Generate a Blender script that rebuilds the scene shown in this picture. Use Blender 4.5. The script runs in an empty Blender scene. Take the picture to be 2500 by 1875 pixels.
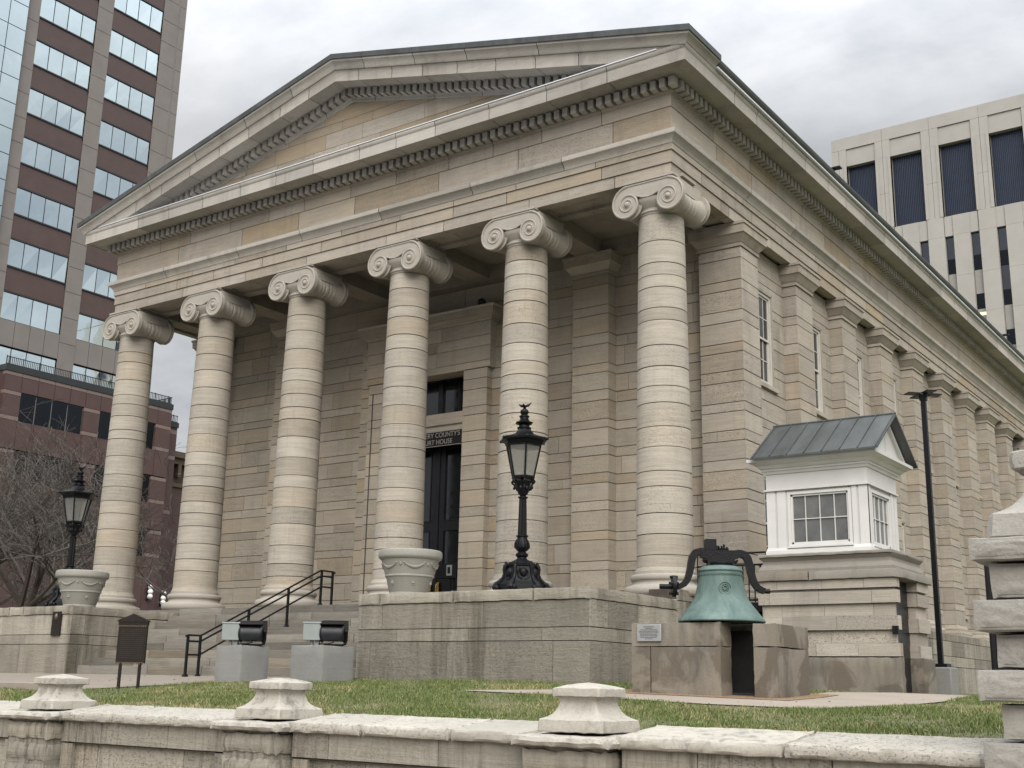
import bpy, bmesh, math, random
import numpy as np
from mathutils import Vector, Matrix, noise
PI=math.pi; R=math.radians
sc=bpy.context.scene
COL=sc.collection
C_CAM=(11.01889,-20.75013,-1.75152); CAMYPR=(0.617915,0.249383,0.020522)
SKY_LO,SKY_HI,SUN_E,EXPO=.435,2.8,1.5,.88
D=bpy.data
# ------------------------------------------------------------------ mesh builder
class MB:
    def __init__(s): s.v=[]; s.f=[]; s.m=[]; s.t=[]
    def vert(s,p): s.v.append((p[0],p[1],p[2])); return len(s.v)-1
    def face(s,idx,mi=0,t=(.5,.5,.3)): s.f.append(tuple(idx)); s.m.append(mi); s.t.append(t)
    def poly(s,pts,mi=0,t=(.5,.5,.3)): s.face([s.vert(p) for p in pts],mi,t)
    def grid(s,rows,mi=0,t=(.5,.5,.3),closed=False):
        ids=[[s.vert(p) for p in r] for r in rows]
        n=len(ids[0])
        for a,b in zip(ids[:-1],ids[1:]):
            for i in range(n if closed else n-1):
                j=(i+1)%n; s.face((a[i],a[j],b[j],b[i]),mi,t)
        return ids
    def box(s,a,b,mi=0,t=(.5,.5,.3)):
        x0,y0,z0=a; x1,y1,z1=b
        i=[s.vert(p) for p in ((x0,y0,z0),(x1,y0,z0),(x1,y1,z0),(x0,y1,z0),(x0,y0,z1),(x1,y0,z1),(x1,y1,z1),(x0,y1,z1))]
        for q in ((0,3,2,1),(4,5,6,7),(0,1,5,4),(1,2,6,5),(2,3,7,6),(3,0,4,7)): s.face([i[k] for k in q],mi,t)
    def obox(s,c,ux,uy,hx,hy,z0,z1,mi=0,t=(.5,.5,.3)):
        c=Vector(c); ux=Vector((ux[0],ux[1],0)); uy=Vector((uy[0],uy[1],0)); i=[]
        for z in (z0,z1):
            for a,b in ((-1,-1),(1,-1),(1,1),(-1,1)):
                p=c+ux*(a*hx)+uy*(b*hy); i.append(s.vert((p.x,p.y,z)))
        for q in ((0,3,2,1),(4,5,6,7),(0,1,5,4),(1,2,6,5),(2,3,7,6),(3,0,4,7)): s.face([i[k] for k in q],mi,t)
    def frustum(s,c,w0,d0,z0,w1,d1,z1,mi=0,t=(.5,.5,.3),cap=True):
        x,y=c; i=[]
        for w,d,z in ((w0,d0,z0),(w1,d1,z1)):
            for a,b in ((-1,-1),(1,-1),(1,1),(-1,1)): i.append(s.vert((x+a*w,y+b*d,z)))
        for q in ((0,1,5,4),(1,2,6,5),(2,3,7,6),(3,0,4,7)): s.face([i[k] for k in q],mi,t)
        if cap: s.face([i[k] for k in (0,3,2,1)],mi,t); s.face([i[k] for k in (4,5,6,7)],mi,t)
    def tube(s,path,rad,n=6,mi=0,t=(.5,.5,.3),caps=True,ref=None):
        path=[Vector(p) for p in path]
        if not hasattr(rad,'__len__'): rad=[rad]*len(path)
        rows=[]; u=None
        for k,p in enumerate(path):
            d=(path[min(k+1,len(path)-1)]-path[max(k-1,0)])
            if d.length<1e-9: d=Vector((0,0,1))
            d.normalize()
            if u is None:
                u=d.orthogonal() if ref is None else Vector(ref)
            u=(u-d*u.dot(d))
            if u.length<1e-6: u=d.orthogonal()
            u.normalize(); w=d.cross(u)
            rows.append([p+(u*math.cos(2*PI*i/n)+w*math.sin(2*PI*i/n))*rad[k] for i in range(n)])
        ids=s.grid(rows,mi,t,True)
        if caps and n>2: s.face(ids[0][::-1],mi,t); s.face(ids[-1],mi,t)
    def lathe(s,prof,n=24,c=(0,0,0),mi=0,t=(.5,.5,.3),axis='z',a0=0,tf=None,caps=True):
        rows=[]
        for r,z in prof:
            row=[]
            for i in range(n):
                a=a0+2*PI*i/n; x,y=r*math.cos(a),r*math.sin(a)
                if axis=='z': row.append((c[0]+x,c[1]+y,c[2]+z))
                elif axis=='y': row.append((c[0]+x,c[1]+z,c[2]-y))
                else: row.append((c[0]+z,c[1]+x,c[2]+y))
            rows.append(row)
        ids=[[s.vert(p) for p in r] for r in rows]
        for k,(a,b) in enumerate(zip(ids[:-1],ids[1:])):
            tt=tf[k] if tf else t
            for i in range(n):
                j=(i+1)%n; s.face((a[i],a[j],b[j],b[i]),mi,tt)
        if caps:
            if prof[0][0]>1e-4: s.face(ids[0][::-1],mi,t)
            if prof[-1][0]>1e-4: s.face(ids[-1],mi,t)
    def sphere(s,c,r,n=12,m=8,mi=0,t=(.5,.5,.3),sz=1):
        s.lathe([(max(r*math.sin(PI*k/m),1e-5),-r*sz*math.cos(PI*k/m)) for k in range(m+1)],n,c,mi,t,caps=False)
    def prism(s,pts2,fr,e0,e1,mi=0,t=(.5,.5,.3)):
        # pts2 outline, fr(a,b,e)->3d
        n=len(pts2); A=[s.vert(fr(a,b,e0)) for a,b in pts2]; B=[s.vert(fr(a,b,e1)) for a,b in pts2]
        s.face(A[::-1],mi,t); s.face(B,mi,t)
        for i in range(n):
            j=(i+1)%n; s.face((A[i],A[j],B[j],B[i]),mi,t)
    def build(s,name,mats,parent=None,loc=None,smooth=35):
        me=D.meshes.new(name); me.from_pydata(s.v,[],s.f)
        for m in (mats if isinstance(mats,(list,tuple)) else [mats]): me.materials.append(m)
        me.polygons.foreach_set('material_index',s.m)
        ca=me.attributes.new('tint','FLOAT_COLOR','CORNER')
        tot=np.array([len(f) for f in s.f]); tt=np.array([(*t,1.) for t in s.t],dtype=np.float32)
        ca.data.foreach_set('color',np.repeat(tt,tot,axis=0).ravel())
        bm=bmesh.new(); bm.from_mesh(me); bmesh.ops.recalc_face_normals(bm,faces=bm.faces); bm.to_mesh(me); bm.free()
        if smooth:
            me.polygons.foreach_set('use_smooth',[True]*len(me.polygons)); me.set_sharp_from_angle(angle=R(smooth))
        me.update()
        return link(name,me,parent,loc)
def wloc(o):
    p=Vector((0,0,0))
    while o is not None: p=p+o.location; o=o.parent
    return p
def link(name,me,parent=None,loc=None):
    o=D.objects.new(name,me); COL.objects.link(o)
    if parent is not None:
        o.parent=parent; o.location=-wloc(parent) if loc is None else loc
    elif loc is not None: o.location=loc
    return o
def thing(name,label,cat,loc=(0,0,0),rz=0,group=None):
    o=D.objects.new(name,None); COL.objects.link(o); o.location=loc; o.rotation_euler=(0,0,rz); o.empty_display_size=.3
    return tag(o,label,cat,group)
def tag(o,label,cat,group=None):
    o['label']=label; o['category']=cat
    if group: o['group']=group
    return o
def setting(o,kind='structure'): o['kind']=kind; return o
def copy_tree(o,parent=None,mesh=None):
    c=o.copy(); COL.objects.link(c)
    if parent is not None: c.parent=parent
    for ch in list(o.children): copy_tree(ch,c)
    return c
def dup(o,loc,label=None,rz=None):
    c=copy_tree(o); c.location=loc
    if label: c['label']=label
    if rz is not None: c.rotation_euler=(0,0,rz)
    return c
def bev(o,w=.01,seg=2):
    m=o.modifiers.new('bevel','BEVEL'); m.width=w; m.segments=seg; m.limit_method='ANGLE'; m.angle_limit=R(40); return o
# ------------------------------------------------------------------ materials
class NT:
    def __init__(s,mat): s.nt=mat.node_tree; s.n=s.nt.nodes; s.l=s.nt.links
    def new(s,t,**k):
        n=s.n.new(t)
        for a,b in k.items(): setattr(n,a,b)
        return n
    def put(s,sock,v):
        if hasattr(v,'is_output') or isinstance(v,bpy.types.NodeSocket): s.l.new(v,sock)
        elif isinstance(v,(tuple,list)) and sock.type=='RGBA' and len(v)==3: sock.default_value=(*v,1)
        else: sock.default_value=v
    def math(s,op,a,b=0.,c=0.,clamp=False):
        n=s.new('ShaderNodeMath',operation=op,use_clamp=clamp); s.put(n.inputs[0],a); s.put(n.inputs[1],b); s.put(n.inputs[2],c); return n.outputs[0]
    def vmath(s,op,a,b):
        n=s.new('ShaderNodeVectorMath',operation=op); s.put(n.inputs[0],a); s.put(n.inputs[3 if op=='SCALE' else 1],b); return n.outputs[0]
    def mix(s,f,a,b,bt='MIX'):
        n=s.new('ShaderNodeMix',data_type='RGBA',blend_type=bt); s.put(n.inputs[0],f); s.put(n.inputs[6],a); s.put(n.inputs[7],b); return n.outputs[2]
    def rng(s,v,a,b,c,d):
        n=s.new('ShaderNodeMapRange'); s.put(n.inputs[0],v)
        for i,x in enumerate((a,b,c,d)): s.put(n.inputs[i+1],x)
        return n.outputs[0]
    def noise(s,vec,scale=1.,detail=4.,rough=.55,dist=0.):
        n=s.new('ShaderNodeTexNoise'); s.put(n.inputs['Vector'],vec); n.inputs['Scale'].default_value=scale; n.inputs['Detail'].default_value=detail; n.inputs['Roughness'].default_value=rough; n.inputs['Distortion'].default_value=dist; return n.outputs[0]
    def scale(s,vec,x,y,z):
        return s.vmath('MULTIPLY',vec,(x,y,z))
    def gray(s,v):
        n=s.new('ShaderNodeCombineColor'); s.l.new(v,n.inputs[0]); s.l.new(v,n.inputs[1]); s.l.new(v,n.inputs[2]); return n.outputs[0]
def newmat(name):
    m=D.materials.new(name); m.use_nodes=True; t=NT(m); b=t.n['Principled BSDF']; return m,t,b
def simple(name,col,rough=.6,metal=0.,var=.12,scale=6.,bump=0.,bscale=30.,spec=.5,coat=0.):
    m,t,b=newmat(name); tc=t.new('ShaderNodeTexCoord').outputs['Object']
    n=t.noise(tc,scale,5,.6); f=t.rng(n,.25,.75,1-var,1+var)
    c=t.mix(1.,col,t.gray(f),'MULTIPLY'); t.put(b.inputs['Base Color'],c)
    r=t.rng(t.noise(tc,scale*2.3,4),.3,.7,max(rough-.1,.03),min(rough+.1,1)); t.put(b.inputs['Roughness'],r)
    b.inputs['Metallic'].default_value=metal; b.inputs['Specular IOR Level'].default_value=spec
    if bump:
        bn=t.new('ShaderNodeBump'); bn.inputs['Strength'].default_value=bump; bn.inputs['Distance'].default_value=.02
        t.put(bn.inputs['Height'],t.noise(tc,bscale,6,.65)); t.put(b.inputs['Normal'],bn.outputs[0])
    return m
KA=.84
def stone(name,base,warm,dark=(.05,.045,.038),layer=.22,pit=1.,stain=.35,streak=(2.2,2.2,.3),bump=.5,lz=20.,vlo=.8,vhi=1.15,grn=0.,stlo=.52,sthi=.75,lw=1.,rock=0.):
    base=tuple(c*KA for c in base); warm=tuple(c*KA for c in warm)
    m,t,b=newmat(name); tc=t.new('ShaderNodeTexCoord').outputs['Object']
    at=t.new('ShaderNodeAttribute',attribute_name='tint'); sp=t.new('ShaderNodeSeparateColor'); t.l.new(at.outputs['Color'],sp.inputs[0])
    tb,th,tk=sp.outputs[0],sp.outputs[1],sp.outputs[2]
    P=t.vmath('ADD',tc,t.vmath('SCALE',at.outputs['Vector'],17.))
    lay=t.noise(t.scale(P,1.1,1.1,lz),1.,5,.65,.25)
    lay2=t.noise(t.scale(P,3.,3.,lz*4),1.,3,.6,.2)
    gr=t.noise(P,38.,5,.7); blot=t.noise(P,1.7,4,.6)
    pn=t.noise(t.scale(P,1,1,1.7),34.,4,.62,.25)
    pits=t.rng(pn,.34,.43,0.,1.)             # 0 in pits
    kmask=t.rng(tk,.45,.8,0.,1.)
    pits=t.math('SUBTRACT',1.,t.math('MULTIPLY',t.math('SUBTRACT',1.,pits),t.math('MULTIPLY',t.math('ADD',kmask,.12),pit)))
    h=t.rng(th,.0,1.,0.,1.); h3=t.math('POWER',h,2.2)
    col=t.mix(t.math('ADD',t.math('MULTIPLY',h3,.8),t.math('MULTIPLY',t.rng(blot,.4,.7,0.,.35),h),clamp=True),base,warm)
    val=t.rng(tb,0.,1.,vlo,vhi)
    val=t.math('MULTIPLY',val,t.rng(lay,.25,.75,1-layer,1+layer))
    val=t.math('MULTIPLY',val,t.rng(lay2,.25,.75,1-layer*.55,1+layer*.55))
    val=t.math('MULTIPLY',val,t.rng(gr,.25,.75,.88,1.1))
    val=t.math('MULTIPLY',val,t.rng(blot,.3,.7,.92,1.07))
    val=t.math('MULTIPLY',val,t.rng(pits,0.,1.,.5,1.))
    col=t.mix(1.,col,t.gray(val),'MULTIPLY')
    st=t.noise(t.scale(tc,*streak),1.,6,.68,.35)
    st2=t.noise(tc,.55,3,.5)
    sm=t.math('MULTIPLY',t.math('MULTIPLY',t.rng(st,stlo,sthi,0.,1.),t.rng(st2,.38,.62,.15,1.)),t.rng(gr,.3,.6,.6,1.))
    col=t.mix(t.math('MULTIPLY',sm,stain),col,dark)
    if grn:
        gm=t.math('MULTIPLY',t.rng(t.noise(tc,2.3,5,.7),.55,.72,0.,1.),grn); col=t.mix(gm,col,(.09,.11,.045))
    t.put(b.inputs['Base Color'],col); b.inputs['Roughness'].default_value=.86; b.inputs['Specular IOR Level'].default_value=.25
    hh=t.math('ADD',t.math('MULTIPLY',lay,.5*lw),t.math('MULTIPLY',gr,.25))
    hh=t.math('ADD',hh,t.math('MULTIPLY',pits,.7)); hh=t.math('ADD',hh,t.math('MULTIPLY',lay2,.35*lw))
    if rock:
        rn=t.noise(P,10.,5,.62,.4); hh=t.math('ADD',hh,t.math('MULTIPLY',rn,rock)); 
    bn=t.new('ShaderNodeBump'); bn.inputs['Strength'].default_value=bump; bn.inputs['Distance'].default_value=.02
    t.put(bn.inputs['Height'],hh); t.put(b.inputs['Normal'],bn.outputs[0])
    return m
M={}
M['port']=stone('portico limestone',(.56,.495,.405),(.52,.41,.28),layer=.09,stain=.22,bump=.5,vlo=.88,vhi=1.1,lz=15)
M['lime']=stone('limestone',(.45,.403,.342),(.42,.338,.235),layer=.12,stain=.5,bump=.6,vlo=.87,vhi=1.1,lz=15)
M['col']=stone('column limestone',(.475,.432,.367),(.435,.365,.275),layer=.17,pit=1.,stain=.3,lz=24,streak=(4,4,.5),bump=.6,vlo=.86,vhi=1.1)
M['carve']=stone('carved limestone',(.46,.425,.37),(.40,.35,.27),layer=.08,pit=.2,stain=.14,bump=.25)
M['corn']=stone('cornice limestone',(.50,.47,.425),(.42,.36,.28),layer=.08,pit=.6,stain=.5,bump=.4)
M['mort']=simple('mortar',(.06,.05,.04),.95,var=.3,scale=9)
M['pod']=stone('podium limestone',(.40,.368,.305),(.34,.285,.205),dark=(.062,.052,.038),layer=.07,pit=.45,stain=.9,streak=(3.6,3.6,.32),bump=1.,lz=9,rock=.9,vlo=.62,vhi=1.15,stlo=.42,sthi=.64)
M['step']=stone('step limestone',(.265,.245,.21),(.27,.22,.16),layer=.2,pit=.5,stain=.75,streak=(1.,1.,2.5),bump=.5,vlo=.58,vhi=1.12)
M['wallst']=stone('street wall stone',(.36,.335,.28),(.34,.295,.23),dark=(.055,.048,.038),layer=.08,pit=.35,stain=1.,streak=(15,15,1.3),bump=.9,lz=14,rock=.6,vlo=.78,vhi=1.1,stlo=.46,sthi=.68)
M['cope']=stone('coping stone',(.49,.46,.40),(.45,.41,.34),layer=.03,pit=.35,stain=.6,streak=(9,9,7),bump=1.,lw=.15,lz=12,vlo=.88,vhi=1.08,stlo=.5,sthi=.66)
M['gate']=stone('gate pier stone',(.40,.38,.34),(.37,.34,.29),layer=.03,pit=.4,stain=.4,streak=(3,3,1.),bump=.9,lz=7,rock=.7,vlo=.85,vhi=1.06,lw=.12)
def brownstone():
    m,t,b=newmat('brown sandstone'); tc=t.new('ShaderNodeTexCoord').outputs['Object']
    at=t.new('ShaderNodeAttribute',attribute_name='tint'); sp=t.new('ShaderNodeSeparateColor'); t.l.new(at.outputs['Color'],sp.inputs[0])
    P=t.vmath('ADD',tc,t.vmath('SCALE',at.outputs['Vector'],9.))
    a=t.noise(P,1.5,5,.55,.5); c=t.noise(t.scale(P,3.,3.,1.2),1.,5,.6,.4); g=t.noise(P,45,4,.7); d=t.noise(t.scale(tc,2.2,2.2,.5),1.,4,.6)
    col=t.mix(t.rng(a,.47,.53,0.,1.),(.132,.110,.083),(.215,.188,.150)); col=t.mix(t.rng(c,.52,.66,0.,.6),col,(.27,.245,.21))
    col=t.mix(t.rng(d,.54,.7,0.,.6),col,(.075,.068,.058)); col=t.mix(1.,col,t.gray(t.math('MULTIPLY',t.rng(g,.25,.75,.85,1.13),t.rng(sp.outputs[0],0.,1.,.8,1.15))),'MULTIPLY')
    t.put(b.inputs['Base Color'],col); b.inputs['Roughness'].default_value=.8
    bn=t.new('ShaderNodeBump'); bn.inputs['Strength'].default_value=.3; bn.inputs['Distance'].default_value=.015; t.put(bn.inputs['Height'],g); t.put(b.inputs['Normal'],bn.outputs[0])
    return m
M['brown']=brownstone()
M['cavity']=simple('painted slot shade',(.022,.022,.021),.7,0,.3,4)  # near-black colour standing in for the shade inside the pedestal slot
M['kst']=stone('kiosk limestone',(.47,.425,.365),(.40,.34,.26),layer=.1,pit=.9,stain=.35,bump=.6)
M['conc']=stone('concrete',(.285,.285,.272),(.26,.25,.23),layer=.05,pit=.35,stain=.75,streak=(2.,2.,1.2),bump=.25,dark=(.17,.17,.16))
M['conct']=stone('tan concrete',(.36,.31,.255),(.33,.28,.22),layer=.03,pit=.2,stain=.3,streak=(1.,1.,1.),bump=.15,dark=(.2,.17,.14))
M['iron']=simple('black iron',(.005,.0055,.007),.42,0.,.25,12,.25,40,spec=.22)
M['paintblack']=simple('black paint',(.007,.007,.009),.4,0.,.2,8,.05,40,spec=.3)
M['white']=simple('white paint',(.62,.61,.59),.5,0,.07,2.2,.08,18)
M['copper']=None
M['glass']=simple('dark window glass',(.012,.014,.017),.06,0,.25,2.,spec=.7)
M['kled']=stone('kiosk ledge stone',(.31,.285,.25),(.30,.25,.19),layer=.04,pit=.2,stain=.5,bump=.3)
M['door']=simple('dark door paint',(.006,.0065,.009),.35,0,.2,5)
M['brass']=simple('brass',(.55,.36,.10),.3,1.,.1,9)
M['bronze']=simple('bronze plaque',(.024,.018,.015),.45,.5,.2,14,.2,60)
M['bronzet']=simple('bronze lettering',(.05,.038,.03),.5,.5,.2,14)
M['wood']=simple('window joinery paint',(.52,.50,.455),.55,0,.06,4)
M['bronzel']=simple('worn bronze edge',(.13,.10,.07),.5,.5,.2,14)
M['galv']=simple('galvanised grey',(.26,.285,.28),.5,.2,.08,6)
M['steel']=simple('bright flashing',(.70,.72,.74),.4,.2,.05,3)
M['navy']=simple('black housing',(.012,.013,.017),.4,0,.2,8)
M['plq']=simple('pale plaque',(.33,.33,.33),.5,.2,.06,8)
M['ink']=simple('plaque lettering',(.07,.07,.07),.6,0,.1,8)
M['letter']=simple('pale lettering',(.36,.35,.32),.6,0,.05,8)
def copper():
    m,t,b=newmat('weathered copper'); tc=t.new('ShaderNodeTexCoord').outputs['Object']
    a=t.noise(t.scale(tc,2.5,.8,.8),1.,6,.7,.4); c=t.noise(tc,9,5,.65)
    col=t.mix(t.rng(a,.35,.68,0.,1.),(.058,.062,.061),(.098,.110,.107)); col=t.mix(t.rng(c,.55,.75,0.,.5),col,(.05,.055,.055))
    t.put(b.inputs['Base Color'],col); b.inputs['Roughness'].default_value=.5; b.inputs['Metallic'].default_value=.25
    return m
M['copper']=copper()
def verdigris():
    m,t,b=newmat('verdigris bronze'); tc=t.new('ShaderNodeTexCoord').outputs['Object']
    a=t.noise(t.scale(tc,3.,3.,1.),1.,6,.68,.5); c=t.noise(tc,26,5,.7); d=t.noise(t.scale(tc,7,7,1.2),1.,5,.6)
    col=t.mix(t.rng(a,.3,.7,0.,1.),(.055,.10,.09),(.165,.23,.205))
    col=t.mix(t.rng(d,.5,.66,0.,.75),col,(.06,.105,.095)); col=t.mix(t.rng(c,.58,.75,0.,.35),col,(.30,.34,.28))
    sx=t.new('ShaderNodeSeparateXYZ'); t.l.new(tc,sx.inputs[0])
    t.put(b.inputs['Base Color'],col); b.inputs['Roughness'].default_value=.55; b.inputs['Metallic'].default_value=.15
    bn=t.new('ShaderNodeBump'); bn.inputs['Strength'].default_value=.2; bn.inputs['Distance'].default_value=.01; t.put(bn.inputs['Height'],c); t.put(b.inputs['Normal'],bn.outputs[0])
    return m
M['verd']=verdigris()
def frosted():
    m,t,b=newmat('frosted lantern glass'); b.inputs['Base Color'].default_value=(.42,.42,.40,1); b.inputs['Roughness'].default_value=.18
    b.inputs['Transmission Weight'].default_value=.7; b.inputs['IOR'].default_value=1.3
    return m
M['frost']=frosted()
def mirror(name,col,rough=.04,wob=.012):
    m,t,b=newmat(name); tc=t.new('ShaderNodeTexCoord').outputs['Object']
    n=t.noise(tc,.35,3); t.put(b.inputs['Base Color'],t.mix(t.rng(n,.3,.7,0.,1.),tuple(c*.93 for c in col),col)); b.inputs['Metallic'].default_value=1.; b.inputs['Roughness'].default_value=rough
    bn=t.new('ShaderNodeBump'); bn.inputs['Strength'].default_value=wob; bn.inputs['Distance'].default_value=.5; t.put(bn.inputs['Height'],t.noise(tc,.6,2)); t.put(b.inputs['Normal'],bn.outputs[0])
    return m
M['mirror']=mirror('reflective tower glass',(.80,.93,.97))
M['dglass']=mirror('dark office glass',(.035,.04,.045),.1)
M['redg']=simple('red granite',(.078,.046,.042),.45,0,.14,1.2,.03,60)
M['redg2']=simple('spandrel granite',(.078,.050,.045),.4,0,.1,1.,.03,60)
M['greyg']=simple('brown grey granite',(.185,.166,.153),.6,0,.1,.8,.05,60)
M['pinkg']=simple('pink granite band',(.175,.13,.115),.55,0,.1,1.,.05,60)
M['dkmetal']=simple('dark green metal',(.030,.034,.036),.5,.2,.12,2)
M['precast']=simple('precast concrete',(.365,.348,.32),.85,0,.08,.5,.15,8)
M['louver']=simple('navy louver',(.030,.042,.072),.45,.2,.12,1)
M['oglass']=mirror('bronze office glass',(.13,.14,.155),.1)
M['blind']=simple('window blind',(.30,.29,.265),.6,0,.05,1)
M['bark']=simple('grey bark',(.07,.056,.048),.9,0,.25,5,.4,30)
M['barkl']=simple('twig bark',(.095,.083,.073),.9,0,.3,4)
M['asphalt']=simple('asphalt',(.055,.055,.056),.9,0,.2,3,.3,60)
M['leaf']=simple('dry leaf',(.20,.12,.06),.8,0,.35,3)
M['mulch']=simple('wood chip mulch',(.26,.165,.09),.95,0,.45,35,1.,60)
def emis(name,col,s):
    m,t,b=newmat(name); b.inputs['Base Color'].default_value=(*col,1); b.inputs['Emission Color'].default_value=(*col,1); b.inputs['Emission Strength'].default_value=s; return m
M['dkmetal0']=simple('dark conduit',(.05,.045,.04),.6,0,.1,5)
M['lamp']=emis('lit ceiling lamp',(1.,.78,.35),1.1)
M['globe']=simple('white globe glass',(.75,.75,.72),.4,0,.03,4)
def grassmat(name,c1,c2,c3):
    m,t,b=newmat(name); tc=t.new('ShaderNodeTexCoord').outputs['Object']
    at=t.new('ShaderNodeAttribute',attribute_name='tint'); sp=t.new('ShaderNodeSeparateColor'); t.l.new(at.outputs['Color'],sp.inputs[0])
    col=t.mix(sp.outputs[0],c1,c2); col=t.mix(sp.outputs[1],col,c3)
    t.put(b.inputs['Base Color'],col); b.inputs['Roughness'].default_value=.6; b.inputs['Specular IOR Level'].default_value=.3
    return m
M['blade']=grassmat('grass blade',(.068,.105,.027),(.165,.195,.06),(.36,.30,.16))
def lawnmat():
    m,t,b=newmat('lawn soil'); tc=t.new('ShaderNodeTexCoord').outputs['Object']
    a=t.noise(tc,1.3,5,.6); c=t.noise(tc,18,5,.7)
    col=t.mix(t.rng(a,.35,.65,0.,1.),(.07,.095,.032),(.13,.12,.06)); col=t.mix(t.rng(c,.45,.7,0.,.8),col,(.11,.085,.05))
    t.put(b.inputs['Base Color'],col); b.inputs['Roughness'].default_value=.95
    return m
M['lawn']=lawnmat()
M['galvd']=simple('window mullion grey',(.16,.16,.165),.5,.2,.08,2)
M['plaza']=stone('plaza paving',(.30,.26,.215),(.27,.225,.18),layer=.03,pit=.2,stain=.4,streak=(.8,.8,.8),bump=.15,dark=(.16,.135,.11))
# ------------------------------------------------------------------ masonry
def tint(rng,w=1.): 
    return (rng.random(), min(1,rng.random()**1.5*w), rng.random())
def subtract(rect,ops):
    out=[rect]
    for a0,a1,b0,b1 in ops:
        nxt=[]
        for u0,u1,z0,z1 in out:
            if a1<=u0+1e-5 or a0>=u1-1e-5 or b1<=z0+1e-5 or b0>=z1-1e-5: nxt.append((u0,u1,z0,z1)); continue
            if a0>u0: nxt.append((u0,a0,z0,z1))
            if a1<u1: nxt.append((a1,u1,z0,z1))
            m0,m1=max(u0,a0),min(u1,a1)
            if b0>z0: nxt.append((m0,m1,z0,b0))
            if b1<z1: nxt.append((m0,m1,b1,z1))
        out=nxt
    return out
def block(mb,O,U,N,u0,u1,z0,z1,t,cl=.006,cr=.006,ct=.012,cb=.012,dep=.016,mi=0,e=0.):
    def p(u,z,d): return (O[0]+U[0]*u+N[0]*d,O[1]+U[1]*u+N[1]*d,z)
    if u1-u0<.03 or z1-z0<.03: 
        mb.poly([p(u0,z0,0),p(u1,z0,0),p(u1,z1,0),p(u0,z1,0)],mi,t); return
    gz0=.0045 if cb>0 else 0; gz1=.0045 if ct>0 else 0; gl=.0035 if cl>0 else 0; gr=.0035 if cr>0 else 0
    o=[mb.vert(p(*q,-dep)) for q in ((u0+gl,z0+gz0),(u1-gr,z0+gz0),(u1-gr,z1-gz1),(u0+gl,z1-gz1))]
    i=[mb.vert(p(*q,e)) for q in ((u0+cl,z0+cb),(u1-cr,z0+cb),(u1-cr,z1-ct),(u0+cl,z1-ct))]
    mb.face(i,mi,t)
    for a,b in ((0,1),(1,2),(2,3),(3,0)): mb.face((o[a],o[b],i[b],i[a]),mi,t)
def ashlar(mb,O,U,N,L,courses,rng,ops=(),bl=(.7,1.5),dk=(),mi=0,cv=.006,ch=.011,dep=.016,warm=1.,endl=0.,endr=0.,e=.003,tk=None):
    for k,(z0,z1) in enumerate(courses):
        us=[0.]; u=rng.uniform(.3,1.)*bl[0]*(1.3 if k%2 else .8)
        while u<L-bl[0]*.5: us.append(u); u+=rng.uniform(*bl)
        us.append(L)
        for a,b in zip(us[:-1],us[1:]):
            t=tint(rng,warm)
            if tk is not None: t=(t[0],t[1],tk)
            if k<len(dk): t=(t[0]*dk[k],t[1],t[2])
            for (u0,u1,q0,q1) in subtract((a,b,z0,z1),ops):
                block(mb,O,U,N,u0,u1,q0,q1,t,cv if u0>1e-4 else endl,cv if u1<L-1e-4 else endr,ch if q1>z1-1e-4 else 0,ch if q0<z0+1e-4 else 0,dep,mi,rng.uniform(-e,e))
def courses(z0,z1,rng,thick=(.41,.52),thin=(.20,.27)):
    out=[]; z=z0; k=0
    while z<z1-.12:
        h=rng.uniform(*(thick if k%2==0 else thin)); k+=1
        if z+h>z1-.12: h=z1-z
        out.append((z,z+h)); z+=h
    return out
def rough_box(mb,a,b,div=.07,amp=.006,rnd=.012,mi=0,t=(.5,.5,.4),seed=0,slope=0.,nosub=()):
    """subdivided stone block, worn arrises; slope lowers the front (-y) top edge"""
    a=Vector(a); b=Vector(b); n=[max(2,min(60,int((b[i]-a[i])/div))) for i in range(3)]
    def pt(p):
        q=Vector(p); dd=[min(q[i]-a[i],b[i]-q[i]) for i in range(3)]
        near=sorted(range(3),key=lambda i:dd[i])
        c=(a+b)/2
        edge=sorted(dd)[1]
        if edge<rnd*2.5:
            k=(1-edge/(rnd*2.5))*rnd*.7*(1+.9*noise.noise(q*9+Vector((seed,0,0))))
            for i in near[:2]: q[i]+= (1 if c[i]>q[i] else -1)*k
        nn=noise.noise_vector(q*7+Vector((seed*3.1,1,2)))*amp+noise.noise_vector(q*23+Vector((seed,5,2)))*amp*.5
        if slope:
            f=(q.z-a.z)/max(1e-6,b.z-a.z); q.z-=slope*max(0,(b.y-q.y))/(b.y-a.y)*f
        return q+nn
    for ax in range(3):
        i,j=(ax+1)%3,(ax+2)%3
        for s,side in ((0,a),(1,b)):
            rows=[]
            for x in range(n[i]+1):
                row=[]
                for y in range(n[j]+1):
                    p=[0,0,0]; p[ax]=side[ax]; p[i]=a[i]+(b[i]-a[i])*x/n[i]; p[j]=a[j]+(b[j]-a[j])*y/n[j]; row.append(pt(p))
                rows.append(row)
            mb.grid(rows,mi,t)
# ------------------------------------------------------------------ ground heights
def gz(x,y):
    return float(np.interp(y,[-11.6,-9,-7,-5,-3.9,0,60],[-2.05,-1.90,-1.78,-1.70,-1.63,-1.60,-1.6]))-.02*min(max(x,0),6)
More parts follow.
